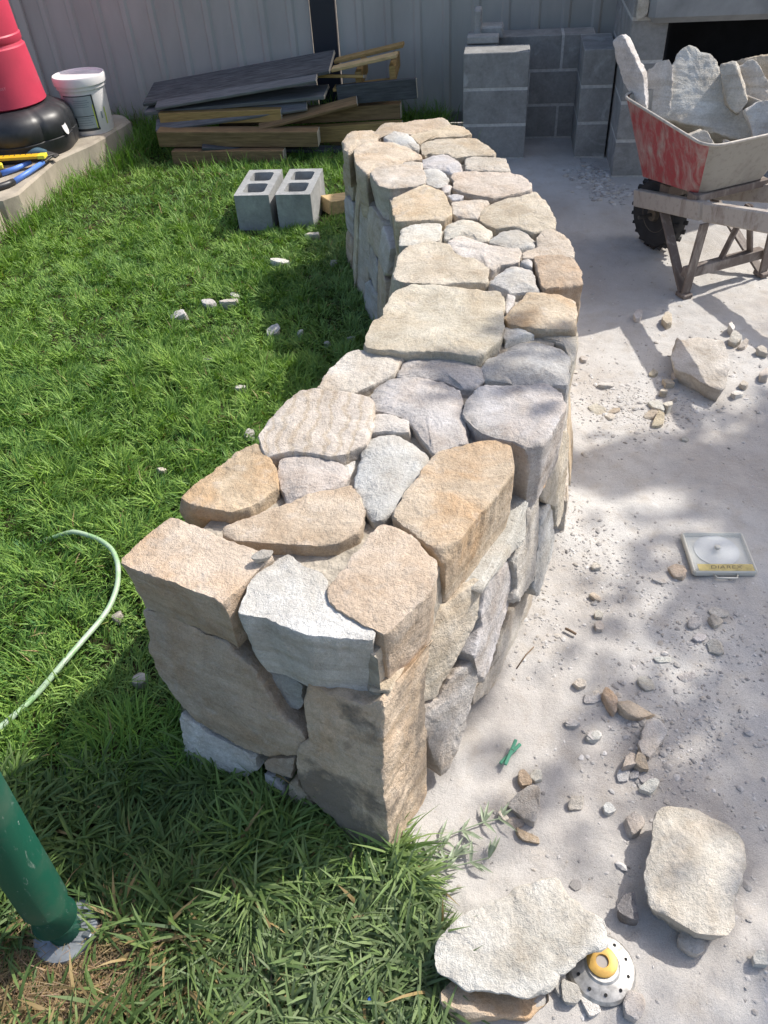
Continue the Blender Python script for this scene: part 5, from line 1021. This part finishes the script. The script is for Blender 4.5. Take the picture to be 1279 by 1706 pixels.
hs = thing('ribbed_grip_tool', (-2.1, 5.12, S), 'dark blue tool with ribbed sleeve lying in front of the bag base', 'tool')
prof = []
for k in range(9):
    for dz, r_ in ((0, .040), (.006, .05), (.014, .05), (.020, .040)): prof.append((r_, k * .026 + dz))
prof += [(.05, .236), (.046, .25), (.034, .30), (.02, .345), (.01, .35)]
d = Vector((1, -.12, -.03)).normalized(); ra = Matrix((d.cross(Vector((0, 0, 1))).normalized(), d.cross(Vector((0, 0, 1))).normalized().cross(d) * -1, d)).transposed()
auto_smooth(MB().lathe((-2.22, 5.16, S + .052), prof, 24, ra).build('ribbed_sleeve', M_GREYB, hs), 40)
MB().bar((-1.90, 5.12, S + .05), (-1.81, 5.10, S + .025), .05, .012, bevel=.003).build('jaw', M_STEEL, hs)

# ------------------------------------------------------------------ hose and pole
M_HOSE = simple('green_hose', (.22, .42, .15), .4, nscale=14, col2=(.48, .52, .46))
hp = [(-1.11, 1.88), (-1.01, 1.885), (-.93, 1.86), (-.865, 1.81), (-.815, 1.74), (-.792, 1.66), (-.79, 1.58), (-.81, 1.50), (-.845, 1.41), (-.885, 1.32), (-.94, 1.235), (-1.0, 1.15), (-1.10, 1.03), (-1.22, .95)]
hp = np.array(hp); q = np.linspace(0, len(hp) - 1, 70); hx = np.interp(q, range(len(hp)), hp[:, 0]); hy = np.interp(q, range(len(hp)), hp[:, 1])
kern = np.ones(7) / 7
hx[3:-3] = np.convolve(hx, kern, 'valid'); hy[3:-3] = np.convolve(hy, kern, 'valid')
hz = .052 + .020 * noise2(hx, hy, 5, 8); hz[:8] -= np.linspace(.045, 0, 8)
ho = MB().tube(list(zip(hx, hy, hz)), .0078, 12).build('garden_hose', M_HOSE, smooth=True)
setp(ho, 'pale green garden hose curving through the grass at the left', 'hose')
def pole_mat():
    m, t, b = newmat('chipped_green_paint'); v = coords(t)
    n = ntex(t, v, 26, 7, .7, .4); n2 = ntex(t, v, 5, 4, .6)
    c = mixc(t, n2, (.008, .07, .045), (.015, .11, .07))
    c = mixc(t, ramp(t, n, [(.675, 0), (.70, 1)]), c, (.40, .44, .42))
    n3 = ntex(t, coords(t, (3, 3, .8)), 30, 4, .7, 1.5)
    c = mixc(t, mathn(t, 'MULTIPLY', ramp(t, n3, [(.62, 0), (.72, 1)]), .5), c, (.30, .34, .31))
    c = mixc(t, mathn(t, 'MULTIPLY', ramp(t, ntex(t, v, 7, 6, .7), [(.5, 0), (.8, 1)]), .45), c, (.12, .13, .10))
    t.links.new(c, b.inputs['Base Color']); b.inputs['Roughness'].default_value = .42; b.inputs['Specular IOR Level'].default_value = .45
    bump(t, b, n, .2, .002); return m
pl = thing('steel_pole', (POLE[0], POLE[1], .0), 'dark green painted steel pole in a round metal base at lower left', 'pole')
px_, py_ = POLE
auto_smooth(MB().tube([(px_ + .012, py_, .0), (px_ + .010, py_, .09), (px_ + .012, py_ + .002, .16), (px_ + .026, py_ + .006, .4), (px_ + .08, py_ + .02, 1.2), (px_ + .14, py_ + .03, 2.0)], .0445, 40).build('tube_body', pole_mat(), pl), 60)
M_GALV = simple('galvanised', (.27, .29, .31), .5, .55, nscale=25, namt=.35)
auto_smooth(MB().lathe((px_ + .012, py_, .0), [(.001, .030), (.050, .030), (.063, .028), (.066, .020), (.065, .0)], 40).build('base_collar', M_GALV, pl), 35)
MB().bar((px_ + .052, py_ - .012, .03), (px_ + .072, py_ - .020, .036), .010, .008, bevel=.002).build('clamp_lug', M_GALV, pl)
# ------------------------------------------------------------------ wheelbarrow
def painted(name, col, wear, scale=5.0, lo=.50, hi=.62):
    m, t, b = newmat(name); v = coords(t, (1, 1, .35)); n = ntex(t, v, scale, 7, .68, .5); n2 = ntex(t, coords(t), 45, 5, .65)
    c = mixc(t, ramp(t, n, [(lo, 0), (hi, 1)]), col, wear)
    c = mixc(t, mathn(t, 'MULTIPLY', ramp(t, n2, [(.52, 0), (.7, 1)]), .5), c, (.16, .13, .11))
    t.links.new(c, b.inputs['Base Color']); b.inputs['Roughness'].default_value = .62; bump(t, b, n2, .3, .002); return m
M_TRAYR = painted('worn_red_paint', (.30, .045, .05), (.36, .29, .26), 20, .44, .70)
M_TRAYG = painted('dust_coated_tray', (.30, .285, .25), (.22, .20, .18), 5, .5, .7)
M_FRAME = painted('weathered_frame', (.40, .36, .32), (.20, .15, .12), 7, .52, .66)
M_RUST = painted('rusty_leg', (.13, .10, .085), (.30, .26, .23), 14, .5, .65)
M_TYRE = simple('tyre_rubber', (.022, .022, .024), .8, nscale=20, namt=.4)
M_HUB = simple('wheel_disc', (.10, .085, .065), .7, nscale=20, namt=.3)
BM = Vector((1.59, 3.30, 0)); BF = Vector((-.34, .94, 0)).normalized(); BL = Vector((.94, .34, 0)).normalized()
def bp(l, f, z): return BM + BL * l + BF * f + Vector((0, 0, z))
wb = thing('wheelbarrow', BM, 'worn red and grey steel wheelbarrow loaded with pale stones', 'wheelbarrow')
# tray: rounded-corner loops from bottom to rim
def tray_loop(lr, lf, fr, ff, zr, zf, rc, n=6):
    out = []
    for (cl, cf, a0) in ((lf - rc, ff - rc, 0), (-lf + rc, ff - rc, 90), (-lr + rc, fr + rc, 180), (lr - rc, fr + rc, 270)):
        for k in range(n + 1):
            a = R(a0 + 90 * k / n); l = cl + rc * math.cos(a); f = cf + rc * math.sin(a)
            out.append((l, f, zr + (zf - zr) * (f - fr) / (ff - fr)))
    return out
loops = [tray_loop(.18, .155, .05, .48, .42, .365, .05), tray_loop(.20, .172, .025, .515, .47, .45, .06), tray_loop(.233, .20, -.012, .56, .56, .58, .065), tray_loop(.265, .225, -.05, .60, .645, .69, .07)]
nL = len(loops[0])
def tray_side(sel, name, mat, inner=False):
    V = []; F = []; th = .004
    for lp in loops:
        for (l, f, z) in lp: V.append(bp(l * (.955 if inner else 1), (.25 + (f - .25) * .965) if inner else f, z + (.006 if inner and z < .6 else 0)))
    for i in range(3):
        for j in range(nL):
            if sel(j): F.append([i * nL + j, i * nL + (j + 1) % nL, (i + 1) * nL + (j + 1) % nL, (i + 1) * nL + j])
    used = sorted({q for f in F for q in f}); mp_ = {q: k for k, q in enumerate(used)}
    if not inner: V = [V[q] for q in used]; F = [[mp_[q] for q in f] for f in F]
    if inner: F = [f[::-1] for f in F]; F.append([j for j in range(nL)])
    return auto_smooth(mesh_obj(name, V, F, mat, wb), 60)
tray_side(lambda j: 7 <= j < 17, 'tray_side', M_TRAYR); tray_side(lambda j: not (7 <= j < 17), 'tray_back', M_TRAYG); tray_side(lambda j: True, 'tray_inside', M_TRAYG, True)
rim = [bp(*p) for p in loops[-1]]; MB().tube(rim + [rim[0], rim[1]], .0062, 8, False).build('rim', simple('dusty_rim', (.42, .38, .33), .6, nscale=30, namt=.3), wb, smooth=True)
for s in (-1, 1):
    MB().bar(bp(s * .108, .52, .243), bp(s * .19, -.01, .372), .04, .075, bevel=.004).build('rail', M_FRAME, wb)
    MB().bar(bp(s * .195, -.035, .378), bp(s * .29, -.78, .57), .042, .075, bevel=.006).build('handle', M_FRAME, wb)
    MB().bar(bp(s * .135, .30, .28), bp(s * .215, -.02, .02), .012, .045, (BL.x, BL.y, 0), .002).build('leg', M_RUST, wb)
    MB().bar(bp(s * .195, -.04, .33), bp(s * .215, -.035, .02), .012, .045, (BL.x, BL.y, 0), .002).build('leg', M_RUST, wb)
    MB().bar(bp(s * .215, .0, .012), bp(s * .215, -.06, .012), .05, .02, bevel=.004).build('foot', M_RUST, wb)
MB().bar(bp(-.21, .0, .10), bp(.21, .0, .10), .04, .045, bevel=.002).build('crossbar', M_RUST, wb)
MB().bar(bp(-.02, .0, .12), bp(.05, -.01, .35), .03, .012, bevel=.002).build('strut', M_RUST, wb); MB().bar(bp(.14, .0, .12), bp(.06, -.01, .35), .03, .012, bevel=.002).build('strut', M_RUST, wb)
MB().bar(bp(-.19, .07, .402), bp(.19, .07, .402), .06, .03, bevel=.002).build('bearer', M_RUST, wb); MB().bar(bp(-.12, .33, .335), bp(.12, .33, .335), .06, .05, bevel=.002).build('bearer', M_RUST, wb)
WC = bp(0, .47, .165)
rw = Matrix((BF, Vector((0, 0, 1)), BF.cross(Vector((0, 0, 1))))).transposed()
wheel = auto_smooth(MB().lathe(WC, [(.085, -.030), (.120, -.043), (.148, -.040), (.160, -.02), (.160, .02), (.148, .040), (.120, .043), (.085, .030)], 48, rw).build('wheel', M_TYRE, wb), 35)
auto_smooth(MB().lathe(WC, [(.02, -.05), (.03, -.048), (.035, -.03), (.070, -.020), (.087, -.032), (.087, .032), (.070, .020), (.035, .03), (.03, .048), (.02, .05)], 32, rw).build('rim_disc', M_HUB, wheel), 35)
tr = MB()
for k in range(22):
    a = 2 * math.pi * k / 22; dr = BF * math.cos(a) + Vector((0, 0, math.sin(a)))
    for s in (-1, 1): tr.bar(WC + dr * .153 + rw @ Vector((0, 0, s * .034)), WC + dr * .166 + rw @ Vector((0, 0, s * .018)), .022, .014)
setp(tr.build('tread_lug', M_TYRE, wheel), kind='stuff')
MB().tube([bp(-.12, .47, .165), bp(.12, .47, .165)], .009, 10).build('axle', M_STEEL, wb)
BLAB = ['largest pale rock sitting on top of the wheelbarrow load', 'thin white slab standing up at the left end of the wheelbarrow', 'white slab just behind the big rock in the wheelbarrow', 'pale rock with a bright edge right of the biggest barrow rock', 'rounded pale rock at the back right of the barrow load', 'white rock at the right edge of the barrow load', 'small pinkish rock wedged under the big rock against the rim', 'little grey rock just inside the near rim of the barrow', 'tan rock furthest back in the wheelbarrow']
for i, (pts, nrm, ext, col, stain, rad, dome) in enumerate(BAR):
    cq = np.mean(np.array(pts), 0); kq = 1.14 if i in (2, 3, 4, 5, 8) else 1.0; pts = [tuple(cq + (np.array(p_) - cq) * kq) for p_ in pts]
    setp(stone('rock', pts, ext, col, stain, rad, dome, None, 400 + i, taper=.02, tilt=.05), BLAB[i], 'rock', 'rocks in the wheelbarrow')

# ------------------------------------------------------------------ loose rocks and rubble on the dust
RL = {'brown_under': 'brown-edged flat stone lying beneath the big pale flat rock', 'pale_flat': 'big pale flat rock in the foreground, resting on a brown one beside the metal disc',
 'grey_flat': 'large greyish flat rock lying alone at the lower right', 'tilted': 'large pale slab with a reddish left end below the wheelbarrow', 'triangle': 'grey triangular stone offcut near the foot of the wall',
 'long_white': 'long whitish stone lying end-on below the brown bent flakes', 'brown_bent': 'upright brown flake with a dark red edge, left of the long brown one', 'brown_long': 'long pointed brown stone flake above the long whitish stone',
 'round_grey': 'rounded grey stone at the upper left corner of the lone flat rock', 'under_grey': 'white angular stone poking out under the near end of the lone flat rock', 'dark_cube': 'dark grey cube-like stone between the two big flat rocks',
 'chip_by_disc_a': 'mauve stone touching the left side of the metal disc', 'chip_by_disc_b': 'narrow mauve chip squeezed between pale flat rock and metal disc', 'chip_by_disc_c': 'thin white triangular chip just in front of the metal disc', 'chip_by_disc_d': 'pinkish stone at the right front of the metal disc',
 'chip_edge': 'grey stone cut off by the right picture edge near the bottom', 'tan_chip': 'tan shard pointing right just below the triangular stone', 'orange_chip': 'small orange-brown stone below the green clothes peg', 'white_chip': 'small white stone right beside the orange-brown one', 'grey_slip': 'thin grey flake in the shadow of the triangular stone', 'yellow_chip': 'tiny yellowish chip left of the triangular stone shadow',
 'wedge_a': 'white wedge-shaped stone in the rubble above the lone flat rock', 'wedge_b': 'yellowish upright shard, left of two at the foot of the long whitish stone', 'wedge_c': 'yellowish upright shard, right of two at the foot of the long whitish stone',
 'flat_k': 'brown stone touching the left side of the blade case', 'stick_l': 'thin grey sliver lying left of the blade case handle'}
COLN = dict(tan='tan', sand='sandy', pale='pale', white='white', grey='grey', mauve='mauve', pink='pinkish', orange='orange', brown='brown', darkg='dark grey')
LM = [('the blade case', .98, 1.61), ('the lone flat rock', .72, .78), ('the slab below the wheelbarrow', 1.32, 2.62), ('the long whitish stone', .66, 1.08), ('the green clothes peg', .26, 1.01), ('the metal disc', .35, .53), ('the foot of the wall', .52, 1.75), ('the wheelbarrow leg', 1.385, 3.23)]
ORD = ['closest', 'second closest', 'third closest', 'fourth closest', 'fifth closest', 'sixth closest', 'seventh closest', 'eighth closest', 'ninth closest', 'tenth closest', 'eleventh closest', 'twelfth closest']
cnt = {}
small = []
for i, (nm, pts, h, col, stain, depth, rad, dome, tilt) in enumerate(ROCK):
    big = depth > .045; dome = dome if big else 0.0
    if nm in ('pale_flat',): pts3 = [(x, y, h) for x, y in pts]
    else: pts3 = [(x, y, h) for x, y in pts]
    ext = (0, 0, -depth)
    o = stone('rock' if big else 'stone_fragment', pts3, ext, col, stain, rad, dome, None, 600 + i, taper=.02 if big else .002, tilt=.03 if big else .16, cuts=9 if big else 4, res=1.0 if big else .8, chk=.1 if big else .04, flat=not big)
    o.location.z -= .006
    if nm in RL: setp(o, RL[nm], 'rock' if big else 'stone chip')
    else: small.append((o, col))
    if not big: o['group'] = 'broken stone on the dusty ground'
pool = {}
for o, col in small:
    x, y = o.location.x, o.location.y; d = [math.hypot(x - a, y - b) for _, a, b in LM]; k = int(np.argmin(d)); pool.setdefault((k, col), []).append((d[k], o))
for (k, col), lst in pool.items():
    lst.sort(key=lambda e: e[0]); nm, lx, ly = LM[k]
    for j, (d, o) in enumerate(lst):
        side = 'left' if o.location.x < lx else 'right'
        setp(o, f'{COLN[col]} stone chip, {ORD[j]} {COLN[col]} chip to {nm}, on its {side}', 'stone chip')
for i, ((x, y), r_, ra_, col) in enumerate(LAWNR):
    rg = random.Random(i); n = 7; r_ = max(r_, .012); zc = .044 if r_ > .03 else .040
    pts = [(x + r_ * math.cos(2 * math.pi * k / n) * rg.uniform(.75, 1.1), y + r_ * max(.55, ra_ * 1.3) * math.sin(2 * math.pi * k / n) * rg.uniform(.75, 1.1), zc) for k in range(n)]
    o = stone('stone_fragment', pts, (0, 0, -.045), col, .1, .008, .006, None, 800 + i, taper=.003, tilt=.2, cuts=5, res=.8, chk=.05, flat=True)
    lab = ['flat white stone furthest left on the middle lawn', 'grey stone, left one of a small cluster on the lawn', 'biggest pale stone of the small cluster on the lawn', 'little white stone topmost of the cluster on the lawn', 'grey stone in the shadow of the wall on the lawn', 'white stone at the edge of the wall shadow, lower end', 'long thin white flake on the lawn below the hollow blocks', 'pale stone in the grass beside the near left wall corner', 'pale stone in the grass just right of the hose', 'tiny sandy stone on the lawn between hose and wall', 'grey stone touching the wall beside the banded stone', 'tiny white stone in the wall shadow on the lawn', 'small grey stone in the wall shadow nearest the wall', 'tiny white stone on the lawn nearest the far left wall face', 'thin grey flake half sunk in the lawn left of the wall shadow', 'thin grey sliver in the wall shadow near the big tan slab', 'flat pale piece under the front edge of the hollow blocks'][i]
    setp(o, lab, 'stone chip', 'stones on the lawn')
# gravel and crumbs nobody could count
def gravel(name, n, label, centers, smin, smax, seed):
    rg = np.random.default_rng(seed); ico = bmesh.new(); bmesh.ops.create_icosphere(ico, subdivisions=1, radius=1.0)
    ico.verts.index_update(); bv = np.array([v.co[:] for v in ico.verts]); bf = np.array([[v.index for v in f.verts] for f in ico.faces]); ico.free()
    cx = []; cy = []
    for (x, y, sx, sy, w_) in centers:
        k = int(n * w_); cx.append(rg.normal(x, sx, k)); cy.append(rg.normal(y, sy, k))
    X = np.concatenate(cx); Y = np.concatenate(cy)
    k = ~in_poly(X, Y, inset(np.array(WALLP), 0)) & ~lawn_mask(X, Y) & (X < 2.9) & (Y < 5.1); X = X[k]; Y = Y[k]; n = len(X)
    s = smin + (smax - smin) * rg.random(n) ** 3.2
    V = bv[None] * s[:, None, None] * rg.uniform(.55, 1.25, (n, 1, 3)) * np.array([1, 1, .5]); V = V * rg.uniform(.72, 1.2, (n, len(bv), 1))
    a = rg.uniform(0, 6.28, n); ca = np.cos(a)[:, None]; sa = np.sin(a)[:, None]
    x = V[:, :, 0] * ca - V[:, :, 1] * sa; y = V[:, :, 0] * sa + V[:, :, 1] * ca
    V = np.stack([x + X[:, None], y + Y[:, None], V[:, :, 2] + (sand_h(X, Y) + s * .02)[:, None]], -1)
    F = (bf[None] + (np.arange(n) * len(bv))[:, None, None]).reshape(-1, 3)
    me = bpy.data.meshes.new(name); me.from_pydata(V.reshape(-1, 3).tolist(), [], F.tolist())
    tints = np.array([(.50, .475, .45), (.45, .43, .41), (.46, .42, .37), (.37, .35, .33), (.55, .53, .51)])[rg.integers(0, 5, n)]
    C = np.ones((n, len(bv), 4)); C[:, :, :3] = tints[:, None] * rg.uniform(.75, 1.1, (n, 1, 1))
    at = me.attributes.new('tint', 'FLOAT_COLOR', 'POINT'); at.data.foreach_set('color', C.reshape(-1))
    setp(link_mesh(name, me, M_GRAV), label, 'gravel', kind='stuff')
m, t, b = newmat('gravel'); at = N(t, 'Attribute'); at.attribute_name = 'tint'; M_GRAV = m
t.links.new(mixc(t, 1.0, at.outputs['Color'], ramp(t, ntex(t, coords(t, rnd=False), 300, 3), [(.3, .8), (.7, 1.1)]), 'MULTIPLY'), b.inputs['Base Color']); b.inputs['Roughness'].default_value = .95
cl = [(.85, 1.25, .5, .45, .10), (.80, 1.28, .11, .12, .11), (.62, 1.62, .12, .12, .09), (.62, 1.05, .08, .07, .06), (.80, 2.45, .12, .14, .10), (1.0, 2.36, .12, .08, .10), (1.1, 2.45, .10, .10, .05), (.62, .98, .11, .09, .07), (.85, .95, .25, .25, .08), (1.2, 2.5, .4, .25, .10), (1.35, 2.0, .3, .3, .06), (.5, .7, .3, .2, .04), (.40, 1.42, .05, .10, .05), (.56, 1.85, .05, .12, .05), (1.25, 3.3, .25, .4, .05), (.95, .65, .12, .2, .04)]
gravel('fine_gravel', 8000, 'fine crumbs of broken stone scattered over the dusty ground', cl, .0012, .0065, 11)
gravel('coarse_gravel', 800, 'coarser stone crumbs in patches on the dusty ground', cl, .004, .014, 12)
gravel('corner_rubble', 700, 'heap of fine rubble at the foot of the fireplace column', [(1.37, 4.72, .05, .12, .7), (1.42, 4.45, .08, .08, .3)], .005, .024, 13)

# ------------------------------------------------------------------ grinder disc, blade case, peg, twigs
DC = Vector((.354, .536, .004))
dk = thing('cup_grinding_disc', DC, 'silver cup-shaped grinding disc with brass hub beside the big pale flat rock', 'grinding disc')
M_DISC = simple('brushed_steel', (.40, .385, .36), .5, .6, nscale=60, namt=.45, bscale=200, bstr=.1); M_BRASS = simple('brass_hub', (.46, .28, .07), .5, .4, nscale=40, namt=.25); M_HOLE = simple('dark_hole', (.01, .01, .01), .9)
auto_smooth(MB().lathe(DC, [(.064, 0), (.065, .006), (.060, .012), (.046, .017), (.034, .020), (.030, .024), (.012, .024)], 48).build('dish', M_DISC, dk), 30)
auto_smooth(MB().lathe(DC + Vector((0, .006, 0)), [(.029, .0235), (.029, .0275), (.026, .029), (.0125, .029), (.0115, .027), (.0115, .020)], 36).build('hub', M_BRASS, dk), 30)
MB().lathe(DC + Vector((0, .006, 0)), [(.0112, .0248), (.0001, .0249)], 24).build('bore', simple('grey_bore', (.33, .30, .28), .8), dk)
for k in range(10):
    a = 2 * math.pi * k / 10 + .2; c = DC + Vector((math.cos(a) * .049, math.sin(a) * .049, .0))
    MB().lathe(c, [(.0032, .0125), (.0032, .0172), (.0001, .0172)], 12).build('vent_hole', M_HOLE, dk)

cs = thing('blade_case', (.975, 1.61, .002), 'clear square plastic blade case with yellow lettered strip on the dust', 'plastic case')
m, t, b = newmat('clear_plastic'); b.inputs['Base Color'].default_value = (.80, .84, .82, 1); b.inputs['Roughness'].default_value = .22; b.inputs['Alpha'].default_value = .16; M_CLEAR = m
M_CLEAR2 = simple('frosted_edge', (.58, .56, .49), .35); M_STRIP = simple('yellow_strip', (.56, .45, .17), .6, nscale=30, namt=.4); M_BLADE = simple('dusty_blade', (.58, .585, .58), .45, .1, nscale=12, namt=.15)
c0 = [Vector((.896, 1.705, 0)), Vector((1.077, 1.685, 0)), Vector((1.041, 1.516, 0)), Vector((.866, 1.534, 0))]; cc = sum(c0, Vector()) / 4
ex = ((c0[1] - c0[0]) + (c0[2] - c0[3])).normalized(); ey = Vector((-ex.y, ex.x, 0)); Wc, Hc = .180, .168; rc = Matrix((ex, ey, Vector((0, 0, 1)))).transposed()
def cp(a, b_, z): return cc + ex * a + ey * b_ + Vector((0, 0, z))
MB().box(cp(0, 0, .006), (Wc - .012, Hc - .012, .003), rc).build('tray_floor', M_CLEAR2, cs)
for (a0, b0, a1, b1) in ((-1, -1, 1, -1), (1, -1, 1, 1), (1, 1, -1, 1), (-1, 1, -1, -1)):
    MB().bar(cp(a0 * (Wc / 2 - .004), b0 * (Hc / 2 - .004), .011), cp(a1 * (Wc / 2 - .004), b1 * (Hc / 2 - .004), .011), .008, .018, bevel=.003).build('edge_wall', M_CLEAR2, cs)
MB().box(cp(0, 0, .0195), (Wc - .014, Hc - .014, .0015), rc).build('lid_sheet', M_CLEAR, cs)
auto_smooth(MB().lathe(cp(0, .014, .0085), [(.064, 0), (.064, .002), (.0001, .0021)], 48).build('blade_disc', M_BLADE, cs), 30)
auto_smooth(MB().lathe(cp(0, .014, .0205), [(.0085, 0), (.0085, .005), (.007, .007), (.0001, .007)], 20).build('centre_stud', M_CLEAR2, cs), 30)
MB().box(cp(.004, -Hc / 2 + .018, .0207), (Wc - .026, .026, .0008), rc).build('paper_strip', M_STRIP, cs)
MB().tube([cp(-.03, -Hc / 2, .010), cp(-.026, -Hc / 2 - .014, .010), cp(.030, -Hc / 2 - .014, .010), cp(.034, -Hc / 2, .010)], .0028, 8).build('carry_handle', M_CLEAR2, cs, smooth=True)
fc = bpy.data.curves.new('lettering', 'FONT'); fc.body = 'DIAREX'; fc.size = .019; fc.align_x = 'CENTER'; fc.align_y = 'CENTER'; fc.space_character = 1.1; fc.shear = .2
tmp = bpy.data.objects.new('tmp', fc); COL.objects.link(tmp); dg = bpy.context.evaluated_depsgraph_get(); dg.update()
me = bpy.data.meshes.new_from_object(tmp.evaluated_get(dg)); bpy.data.objects.remove(tmp)
mesh_obj('lettering', [cp(.004 + v.co.x * 1.25, -Hc / 2 + .018 + v.co.y * .95, .0216) for v in me.vertices], [list(p.vertices) for p in me.polygons], simple('faded_lettering', (.16, .13, .07), .6), cs)

pg = thing('clothes_peg', (.262, 1.012, .006), 'green plastic clothes peg lying open on the dust near the wall', 'clothes peg')
M_PEG = simple('green_peg', (.07, .27, .17), .45)
for a, dz in ((.70, .0), (1.05, .007)):
    d = Vector((math.cos(a), math.sin(a), 0)); c = Vector((.258, 1.01, .010 + dz))
    MB().bar(c - d * .038, c + d * .036, .008, .006, bevel=.0015).build('arm', M_PEG, pg)
MB().tube([(.253, 1.006, .008), (.263, 1.016, .018)], .004, 8).build('spring', M_STEEL, pg)
M_TWIG = simple('twig', (.16, .11, .07), .9)
def twig(pts, r_, label): setp(MB().tube(pts, r_, 6).build('twig', M_TWIG, smooth=True), label, 'twig')
twig([(.468, 1.372, .012), (.478, 1.363, .013), (.492, 1.35, .012)], .004, 'short brown twig on the dust beside the wall, lying across')
twig([(.315, 1.255, .008), (.345, 1.29, .016), (.372, 1.318, .012)], .0018, 'thin dark stick on the dust close to the wall foot')
setp(MB().lathe((-.09, .505, .03), [(.008, 0), (.008, .004), (.0001, .0045)], 16).build('bottle_cap', simple('blue_cap', (.03, .10, .45), .3)), 'small shiny blue cap in the dusty grass at the bottom', 'cap')

# ------------------------------------------------------------------ tree standing outside the picture on the right, source of the dappled shade
M_BARK = simple('bark', (.12, .085, .06), .9, nscale=12, namt=.4, stretch=(1, 1, .3)); 
m, t, b = newmat('tree_leaf'); b.inputs['Base Color'].default_value = (.055, .10, .03, 1); b.inputs['Roughness'].default_value = .5; M_LEAF = m
def shade_at(x, y, h): return Vector((x, y, 0)) + SUN / SUN.z * h
tree = thing('shade_tree', (5.6, 3.4, 0), 'leafy garden tree right of the picture casting dappled shade', 'tree')
rg = np.random.default_rng(5); P = []
for (x, y, sx, sy, h, n) in TREE_CLUMPS:
    for _ in range(n):
        hh = h + rg.normal(0, .45)
        q = shade_at(x + rg.normal(0, sx), y + rg.normal(0, sy), max(2.6, hh)); P.append(q)
V = []; F = []
for q in P:
    a = Vector(rg.normal(size=3)).normalized(); b_ = a.cross(Vector(rg.normal(size=3))).normalized(); L = rg.uniform(.07, .13); w_ = L * .32; k = len(V)
    V += [q - a * L * .5, q - b_ * w_, q + a * L * .5, q + b_ * w_]; F.append([k, k + 1, k + 2, k + 3])
mesh_obj('crown', V, F, M_LEAF, tree)
cen = sum(P, Vector()) / len(P)
mb = MB(); base = Vector((5.6, 3.4, 0)); fork = Vector((5.4, 3.2, 2.2)); mb.tube([base, (base + fork) / 2 + Vector((.08, 0, 0)), fork], [.17, .14, .12], 12)
for i in range(9):
    tgt = P[int(rg.integers(len(P)))]; mid = (fork + tgt) / 2 + Vector((rg.normal(0, .15), rg.normal(0, .15), .25)); mb.tube([fork, mid, tgt], [.07, .035, .012], 8)
mb.build('trunk', M_BARK, tree, smooth=True)
